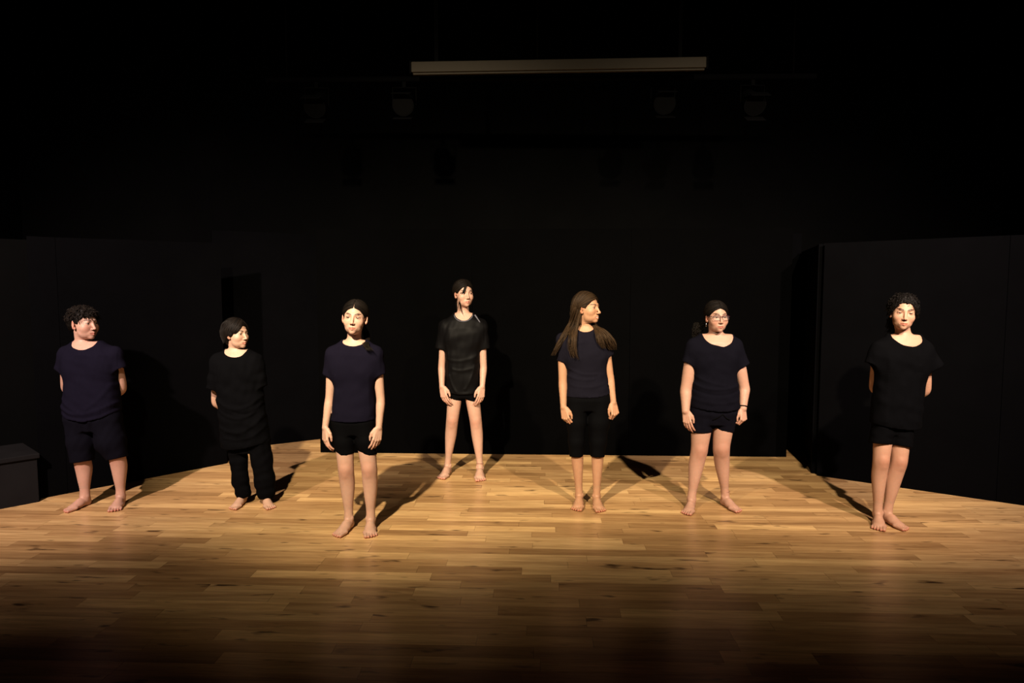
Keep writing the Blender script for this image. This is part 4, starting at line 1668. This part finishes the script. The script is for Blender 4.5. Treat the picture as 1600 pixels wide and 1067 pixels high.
def extra_p6(root, rp, PT, toW, arms, legs, K):
    def rrect(cx, cz, w, h, n=28):
        out = []
        for t in np.linspace(0, 2 * math.pi, n, endpoint=False):
            c, s = math.cos(t), math.sin(t)
            out.append((cx + w * np.sign(c) * abs(c) ** 0.55, cz + h * np.sign(s) * abs(s) ** 0.55))
        return out
    gl = MB()
    lens = []
    for s in (-1, 1):
        ring = [(x, 97 - 0.0045 * (x - 0) ** 2 * 0.9, z) for x, z in rrect(s * 33, -4, 26, 16.5)]
        W_ = [toW(np.array(p)) - rp for p in ring]
        gl.tube(W_, [0.0024 if p[2] > 4 else 0.0014 for p in ring], 6, closed=True)
        lens.append(W_)
        gl.tube([toW(np.array(p)) - rp for p in ((s * 59, 82, 6), (s * 72, 66, 5), (s * 78, 10, 2), (s * 76, -8, 0))], 0.0022, 6)
    gl.tube([toW(np.array(p)) - rp for p in ((-8, 98, 4), (0, 100, 6), (8, 98, 4))], 0.002, 6)
    go = tag(gl.build('glasses', M['glasses'], root, smooth=True), 'dark red-black framed glasses')
    for W_ in lens:
        c = np.mean(W_, axis=0)
        m = MB()
        m.v = [tuple(c)] + [tuple(p) for p in W_]
        n = len(W_)
        m.f = [(0, 1 + i, 1 + (i + 1) % n) for i in range(n)]
        m.build('lens', M['spec_lens'], go)
    # earring
    e0 = toW(np.array((-76, -2, -40)))
    tag(MB().tube([e0 - rp + np.array((0, 0, -0.002)), e0 - rp + np.array((0, 0, -0.012)), e0 - rp + np.array((0, 0, -0.026)), e0 - rp + np.array((0, 0, -0.03))], [0.001, 0.0035, 0.0045, 0.0012], 10).build('earring', M['silver'], root, smooth=True), 'small silver drop earring')
    a = arms[1]
    wd = unit3(a['W'] - a['E'])
    c = a['W'] - wd * 0.014
    tag(MB().tube(ring_pts(c - rp, wd, a['r'][3] + 0.0035, 28), 0.0038, 8, closed=True).build('wristband', M['elastic'], root, smooth=True), 'black hair elastic worn round the wrist')
    lg = legs[1]
    c = lg['ank'] + np.array((0, 0.004, 0.030))
    tag(MB().tube(ring_pts(c - rp, (0, 0.1, 1), lg['L']['r'][3] + 0.0025, 28), 0.0016, 6, closed=True).build('anklet', M['thread'], root, smooth=True), 'thin thread anklet')
    # knotted drawstring on the shorts
    q = PT((1122, 642, -0.14))
    so = [c_ for c_ in root.children if c_.name.startswith('shorts')][0]
    bpy.context.view_layer.update()

    def onto(px, py):
        p = PT((px, py)) - rp
        hit, loc, nrm, idx = so.ray_cast(Vector((p[0], -0.5, p[2])), Vector((0, 1, 0)))
        return np.array(loc) + np.array((0, -0.003, 0)) if hit else None
    for ends in (((1122, 643), (1116, 647), (1107, 652)), ((1122, 643), (1128, 649), (1134, 652))):
        pts = [onto(*e) for e in ends]
        if all(p is not None for p in pts):
            MB().tube(list(cat(pts, 8)), 0.003, 6).build('drawstring', M['elastic'], root, smooth=True)


# ------------------------------------------------------------------ the cast
BACK = dict(curl=0.5)

person(dict(
    seed=1, label='boy in navy t-shirt and dark knee-length shorts, hands behind his back', skin=(0.456, 0.259, 0.192),
    foot_len=0.222, feet=(((144, 786), (99, 802)), ((192, 786), (176, 801))), group=None,
    head=dict(s=1.02, eye=505, nose=149, earpx=114, hint=62, cheek=4, jaw=3, ear=3, blush=1.6, gaze=(0.25, 1, -0.02)),
    neck=(131, 538), neck_r=0.050,
    shirt=dict(mat='navy', rows=((553, 98, 184), (575, 101, 181), (600, 103, 184), (630, 101, 186), (658, 100, 188)), depth=(0.55, 0.62, 0.66, 0.66, 0.66),
               neckline=((116, 532), (133, 545), (154, 537)), hem=((98, 642), (120, 651), (146, 655), (170, 650), (190, 640)), ripple=0.002,
               folds=(((105, 632), (140, 655), (184, 628), 0.006, 0.012), ((112, 640), (145, 660), (186, 636), -0.005, 0.012), ((108, 620), (125, 636), (140, 640), 0.004, 0.012), ((180, 600), (172, 620), (150, 636), 0.004, 0.014))),
    arms=(dict(sh=(95.5, 544), cuff=(97, 579), rs=0.052, rc=0.052, el=(103, 605, 0.10), wr=(128, 628, 0.20), r=(0.040, 0.036, 0.036, 0.025), hd=(1, 0.0, -0.25), hn=(0, 1, 0), th=(0, 0, 1), curl=0.5),
          dict(sh=(187, 544), cuff=(187, 577), rs=0.052, rc=0.050, el=(190, 607, 0.07), wr=(160, 630, 0.20), r=(0.040, 0.037, 0.036, 0.025), hd=(-1, 0.05, -0.2), hn=(0, 1, 0), th=(0, 0, 1), curl=0.5)),
    lower=dict(name='shorts', mat='navy_dark', hipw=86, rt=0.50, hem=((722, 110, 143.5), (717, 167.5, 197.5)), mid=(((690, 105, 145),), ((690, 149, 193),)), ripple=0.002, pd=1.0),
    legs=(dict(hip=(124, 655), knee=(127, 712, -0.01), r=(0.075, 0.056, 0.054, 0.0335)), dict(hip=(166, 655), knee=(182, 708, -0.01), r=(0.075, 0.056, 0.053, 0.032))),
    hair=hair_p1, hair_col='dark', hair_label='short tousled dark brown curls', hand_len=0.155))

person(dict(
    seed=2, label='boy in long baggy black t-shirt and cuffed black trousers, hands behind his back', skin=(0.440, 0.270, 0.188),
    foot_len=0.205, feet=(((384, 783), (362, 798)), ((411, 782), (424, 797))),
    head=dict(s=0.93, eye=521, nose=385.5, earpx=356, hint=60, ear=0, blush=0.8, gaze=(0.2, 1, -0.02)),
    neck=(369, 549), neck_r=0.044,
    shirt=dict(mat='black_cloth', rows=((566, 334, 406), (600, 338, 409), (625, 341, 411), (660, 344, 417), (700, 347, 423)), depth=(0.55, 0.62, 0.68, 0.68, 0.66), shrink=0.03,
               neckline=((353, 545), (371, 556), (387, 549)), hem=((344, 697), (365, 699), (390, 696), (424, 688)), ripple=0.0035,
               folds=(((345, 622), (385, 650), (410, 618), 0.008, 0.013), ((350, 640), (395, 665), (414, 625), 0.009, 0.012), ((352, 665), (395, 685), (418, 640), 0.008, 0.013), ((360, 680), (400, 690), (420, 660), 0.006, 0.012), ((375, 640), (400, 650), (413, 630), -0.006, 0.010), ((350, 570), (352, 590), (350, 615), 0.005, 0.012))),
    arms=(dict(sh=(331, 556), cuff=(334, 608), rs=0.052, rc=0.050, el=(336, 628, 0.09), wr=(360, 648, 0.19), r=(0.032, 0.029, 0.028, 0.021), hd=(1, 0.0, -0.25), hn=(0, 1, 0), th=(0, 0, 1), curl=0.5),
          dict(sh=(408, 556), cuff=(408, 604), rs=0.050, rc=0.046, el=(406, 624, 0.10), wr=(390, 648, 0.19), r=(0.032, 0.029, 0.028, 0.021), hd=(-1, 0.0, -0.25), hn=(0, 1, 0), th=(0, 0, 1), curl=0.5)),
    lower=dict(name='trousers', mat='black_cloth', flare=0.0, hipw=68, rt=0.52, hem=((779, 371, 388.5), (779.5, 406.5, 423)), mid=(((719, 359, 384), (752, 361, 386), (770, 366, 389.5)), ((719, 391.5, 423), (752, 397, 427.5), (771, 401, 428))), ripple=0.003, k=0.012, hollow=False),
    legs=(dict(hip=(370, 690), knee=(372, 728, 0.0), r=(0.05, 0.042, 0.042, 0.030)), dict(hip=(404, 690), knee=(409, 728, 0.0), r=(0.05, 0.042, 0.042, 0.030))),
    hair=hair_p2, hair_col='dark', hair_label='straight chin-length dark hair', hand_len=0.148))

person(dict(
    seed=3, label='girl in navy t-shirt and black cycling shorts with a ponytail over her shoulder, arms hanging', skin=(0.480, 0.290, 0.212),
    foot_len=0.228, feet=(((553, 820), (524, 841)), ((580, 820), (578, 842))),
    head=dict(s=0.97, eye=496, yaw=3, x=554.5, roll=4, pitch=2, ear=4, blush=0.5, gaze=(-0.1, 1, -0.02)),
    neck=(553, 534), neck_r=0.043,
    shirt=dict(mat='navy', rows=((553, 517, 591), (580, 521, 586), (605, 522, 585.5), (632, 520, 586), (658, 517, 587)), depth=(0.55, 0.64, 0.64, 0.64, 0.64),
               neckline=((536.5, 533), (553, 539.5), (571, 534)), hem=((515, 656), (552, 657), (588, 655)), ripple=0.0013,
               folds=(((528, 585), (530, 605), (527, 640), 0.003, 0.012), ((580, 585), (577, 610), (581, 645), 0.003, 0.012))),
    arms=(dict(sh=(511.5, 544), cuff=(513.5, 587), rs=0.046, rc=0.041, el=(515, 622, 0.005), wr=(508, 668, -0.035), r=(0.034, 0.028, 0.0285, 0.0195), hd=(0.08, -0.25, -1), hn=(-0.72, -0.68, 0.1), curl=0.36, thumb_in=0.2),
          dict(sh=(595.5, 544), cuff=(593.5, 586), rs=0.046, rc=0.041, el=(595, 624, 0.005), wr=(592, 668, -0.035), r=(0.034, 0.028, 0.0285, 0.0195), hd=(-0.16, -0.25, -1), hn=(0.62, -0.75, 0.1), curl=0.36, thumb_in=0.2)),
    lower=dict(name='shorts', mat='lycra', hipw=68, rt=0.52, hem=((712.5, 526, 553), (711.5, 562, 588.5)), mid=(((690, 521, 552),), ((690, 555, 587),)), k=0.014),
    legs=(dict(hip=(536, 660), knee=(540.5, 733, -0.01), r=(0.064, 0.052, 0.0475, 0.0295)), dict(hip=(568, 660), knee=(577, 732, -0.01), r=(0.064, 0.052, 0.0475, 0.0295))),
    hair=hair_p3, hair_col='dark', hair_label='dark centre-parted hair tied into a side ponytail', hand_len=0.160))

person(dict(
    seed=4, label='tall girl in black sports shirt with grey collar piping and short black shorts', skin=(0.472, 0.282, 0.212),
    foot_len=0.238, feet=(((706, 735), (688, 750)), ((750, 735), (750, 753.5))),
    head=dict(s=0.98, eye=458.5, nose=732.5, earpx=711, hint=28, ear=2, blush=0.4, gaze=(0.3, 1, 0)),
    neck=(724, 492), neck_r=0.046,
    shirt=dict(mat='sport', rows=((512, 692, 753), (540, 694, 751), (570, 696, 750), (595, 695.5, 750.5), (616, 696, 751.5)), depth=(0.55, 0.62, 0.64, 0.64, 0.62),
               neckline=((711, 490.5), (724, 500), (738.5, 490)), hem=((694, 612), (722, 615), (753, 613)), ripple=0.0026, label='black sports t-shirt with a soft shine',
               folds=(((700, 560), (722, 567), (745, 555), 0.004, 0.014), ((703, 585), (706, 600), (715, 612), 0.005, 0.010), ((708, 575), (722, 580), (738, 574), 0.004, 0.012), ((742, 570), (738, 592), (728, 606), 0.005, 0.010), ((699, 540), (703, 560), (702, 590), 0.004, 0.010))),
    arms=(dict(sh=(688, 501), cuff=(688.5, 545), rs=0.050, rc=0.046, el=(690, 573, 0.0), wr=(690.5, 604, -0.06), r=(0.034, 0.029, 0.029, 0.021), hd=(0.26, -0.3, -1), hn=(-0.55, -0.8, 0.1), curl=0.33, thumb_in=-0.2),
          dict(sh=(759, 501), cuff=(757.5, 545), rs=0.050, rc=0.047, el=(755.5, 573, 0.0), wr=(753.5, 604, -0.06), r=(0.034, 0.029, 0.029, 0.021), hd=(-0.16, -0.3, -1), hn=(0.55, -0.8, 0.1), curl=0.36, thumb_in=-0.2)),
    lower=dict(name='shorts', mat='lycra', hipw=54, rt=0.50, hem=((629, 699.5, 720), (629, 729, 750.5)), k=0.014),
    legs=(dict(hip=(712, 607), knee=(706.5, 657, -0.01), r=(0.062, 0.0515, 0.047, 0.0275)), dict(hip=(736, 607), knee=(743.5, 658, -0.01), r=(0.062, 0.0515, 0.047, 0.0275))),
    hair=hair_p4, hair_col='dark', hair_label='dark tied-back hair with loose strands over the cheek', extra=extra_p4, hand_len=0.172))

person(dict(
    seed=5, label='smiling girl with long loose brown hair in grey-black t-shirt and calf-length leggings', skin=(0.400, 0.212, 0.122),
    foot_len=0.225, feet=(((907, 781), (901, 800)), ((928, 782), (939, 802))),
    head=dict(s=0.975, eye=481, nose=937.5, earpx=907, hint=60, smile=1.0, nosek=1.3, pitch=2, blush=0.5, gaze=(0.2, 1, 0)),
    neck=(916, 514), neck_r=0.044,
    shirt=dict(mat='grey_black', rows=((534, 876, 946), (560, 884, 948), (580, 886.5, 948), (600, 886, 951), (620, 883.5, 955)), depth=(0.55, 0.66, 0.62, 0.62, 0.62),
               neckline=((902, 513.5), (915, 517.5), (928, 512.5)), hem=((882, 618.5), (915, 619.5), (935, 618), (957, 613.5)), ripple=0.0018,
               folds=(((890, 575), (910, 586), (930, 582), 0.004, 0.010), ((888, 586), (908, 594), (925, 590), 0.004, 0.010), ((892, 600), (918, 606), (940, 598), 0.003, 0.010))),
    arms=(dict(sh=(872, 523), cuff=(878, 564), rs=0.046, rc=0.042, el=(879.5, 597, 0.0), wr=(880.5, 636, -0.04), r=(0.036, 0.031, 0.030, 0.0215), hd=(0.2, -0.28, -1), hn=(-0.62, -0.75, 0.1), curl=0.72, thumb_in=0.3),
          dict(sh=(952, 523), cuff=(950.5, 556), rs=0.046, rc=0.042, el=(953, 590, 0.0), wr=(958.5, 629, -0.04), r=(0.034, 0.030, 0.0285, 0.0205), hd=(0.12, -0.3, -1), hn=(0.45, -0.85, 0.1), curl=1.0, thumb_in=0.6)),
    lower=dict(name='leggings', mat='lycra', flare=0.0, hipw=71, rt=0.52, hem=((714, 890, 911.5), (714, 922.5, 945)), mid=(((660, 886, 916.5), (690, 888.5, 913)), ((660, 919, 953), (690, 922, 948))), k=0.012),
    legs=(dict(hip=(903, 624), knee=(901, 690, -0.01), r=(0.060, 0.046, 0.043, 0.0275)), dict(hip=(936, 624), knee=(935, 690, -0.01), r=(0.060, 0.046, 0.043, 0.0275))),
    hair=hair_p5, hair_col='brown', hair_label='long loose brown hair swung over both shoulders', hand_len=0.165))

person(dict(
    seed=6, label='girl with glasses in black scoop-neck t-shirt and short black shorts, wristband on', skin=(0.418, 0.233, 0.166),
    foot_len=0.222, feet=(((1084, 789), (1072, 806)), ((1127, 787), (1157, 802))),
    head=dict(s=0.955, eye=495, nose=1128.5, earpx=1103.5, hint=32, cheek=3, blush=0.9, ear=2, gaze=(0.15, 1, 0)),
    neck=(1119, 524), neck_r=0.046,
    shirt=dict(mat='navy_dark', rows=((548, 1080, 1152), (575, 1084, 1150.5), (595, 1082, 1152), (615, 1079, 1154), (640, 1077, 1156)), depth=(0.6, 0.68, 0.68, 0.70, 0.70),
               neckline=((1096.5, 521), (1121, 539.5), (1143.5, 526)), hem=((1075, 634), (1100, 638), (1125, 640), (1158, 636)), ripple=0.002,
               folds=(((1083, 598), (1105, 612), (1150, 600), 0.006, 0.010), ((1081, 606), (1115, 622), (1153, 606), -0.005, 0.010), ((1084, 586), (1100, 596), (1125, 600), 0.004, 0.010), ((1080, 620), (1110, 632), (1150, 622), 0.004, 0.012))),
    arms=(dict(sh=(1075.5, 532), cuff=(1075.5, 568), rs=0.054, rc=0.052, el=(1072, 608, 0.01), wr=(1071.5, 642, -0.04), r=(0.048, 0.041, 0.039, 0.0265), hd=(0.12, -0.25, -1), hn=(-0.6, -0.78, 0.1), curl=0.34, thumb_in=0.1),
          dict(sh=(1157, 532), cuff=(1160, 572), rs=0.054, rc=0.054, el=(1163, 606, 0.01), wr=(1161, 638, -0.04), r=(0.047, 0.039, 0.037, 0.025), hd=(-0.04, -0.3, -1), hn=(0.5, -0.85, 0.1), curl=0.95, thumb_in=0.5)),
    lower=dict(name='shorts', mat='navy_dark', hipw=77, rt=0.54, hem=((676.5, 1077.5, 1112), (674.5, 1116, 1147.5)), k=0.012, ripple=0.0018, pd=1.08),
    legs=(dict(hip=(1098, 645), knee=(1093, 702, -0.01), r=(0.078, 0.060, 0.053, 0.031)), dict(hip=(1132, 645), knee=(1127, 700, -0.01), r=(0.078, 0.060, 0.052, 0.0295))),
    hair=hair_p6, hair_col='dark', hair_label='dark curly hair tied back into a tail', extra=extra_p6, hand_len=0.160))

person(dict(
    seed=7, label='child with frizzy dark hair in loose black t-shirt and shorts, hands behind back', skin=(0.440, 0.243, 0.157),
    foot_len=0.230, feet=(((1370, 812), (1374, 831)), ((1379, 813), (1419, 831))),
    head=dict(s=0.99, eye=488, nose=1415, earpx=1392, hint=10, roll=5, pitch=-2, lid=2.9, brow=1.25, blush=0.6, gaze=(0.05, 1, -0.2)),
    neck=(1412, 525), neck_r=0.044,
    shirt=dict(mat='black_cloth', rows=((553, 1370, 1450), (580, 1371, 1446), (605, 1367, 1443), (635, 1363, 1440), (672, 1360, 1437)), depth=(0.52, 0.58, 0.60, 0.60, 0.60), shrink=0.026,
               neckline=((1391, 522.5), (1414, 539.5), (1437, 527)), hem=((1356, 660), (1380, 665), (1415, 669), (1440, 667)), ripple=0.0026,
               folds=(((1380, 560), (1378, 610), (1374, 655), 0.004, 0.014), ((1425, 570), (1424, 610), (1422, 655), 0.004, 0.014), ((1400, 600), (1398, 630), (1396, 660), 0.003, 0.014))),
    arms=(dict(sh=(1364, 537), cuff=(1361, 570), rs=0.050, rc=0.042, el=(1365, 605, 0.10), wr=(1390, 630, 0.19), r=(0.034, 0.030, 0.029, 0.021), hd=(1, 0.0, -0.25), hn=(0, 1, 0), th=(0, 0, 1), curl=0.5),
          dict(sh=(1455, 538), cuff=(1460, 574), rs=0.050, rc=0.058, el=(1448, 609, 0.07), wr=(1418, 632, 0.19), r=(0.034, 0.030, 0.029, 0.021), hd=(-1, 0.05, -0.25), hn=(0, 1, 0), th=(0, 0, 1), curl=0.5)),
    lower=dict(name='shorts', mat='black_cloth', hipw=64, rt=0.54, hem=((694, 1359.5, 1393), (698, 1390.5, 1425.5)), k=0.012, ripple=0.0018),
    legs=(dict(hip=(1382, 660), knee=(1377, 719, -0.02), r=(0.062, 0.052, 0.046, 0.0295)), dict(hip=(1409, 660), knee=(1405, 721, -0.02), r=(0.062, 0.052, 0.049, 0.031))),
    hair=hair_p7, hair_col='black', hair_label='frizzy dark curls tied back', hand_len=0.160))
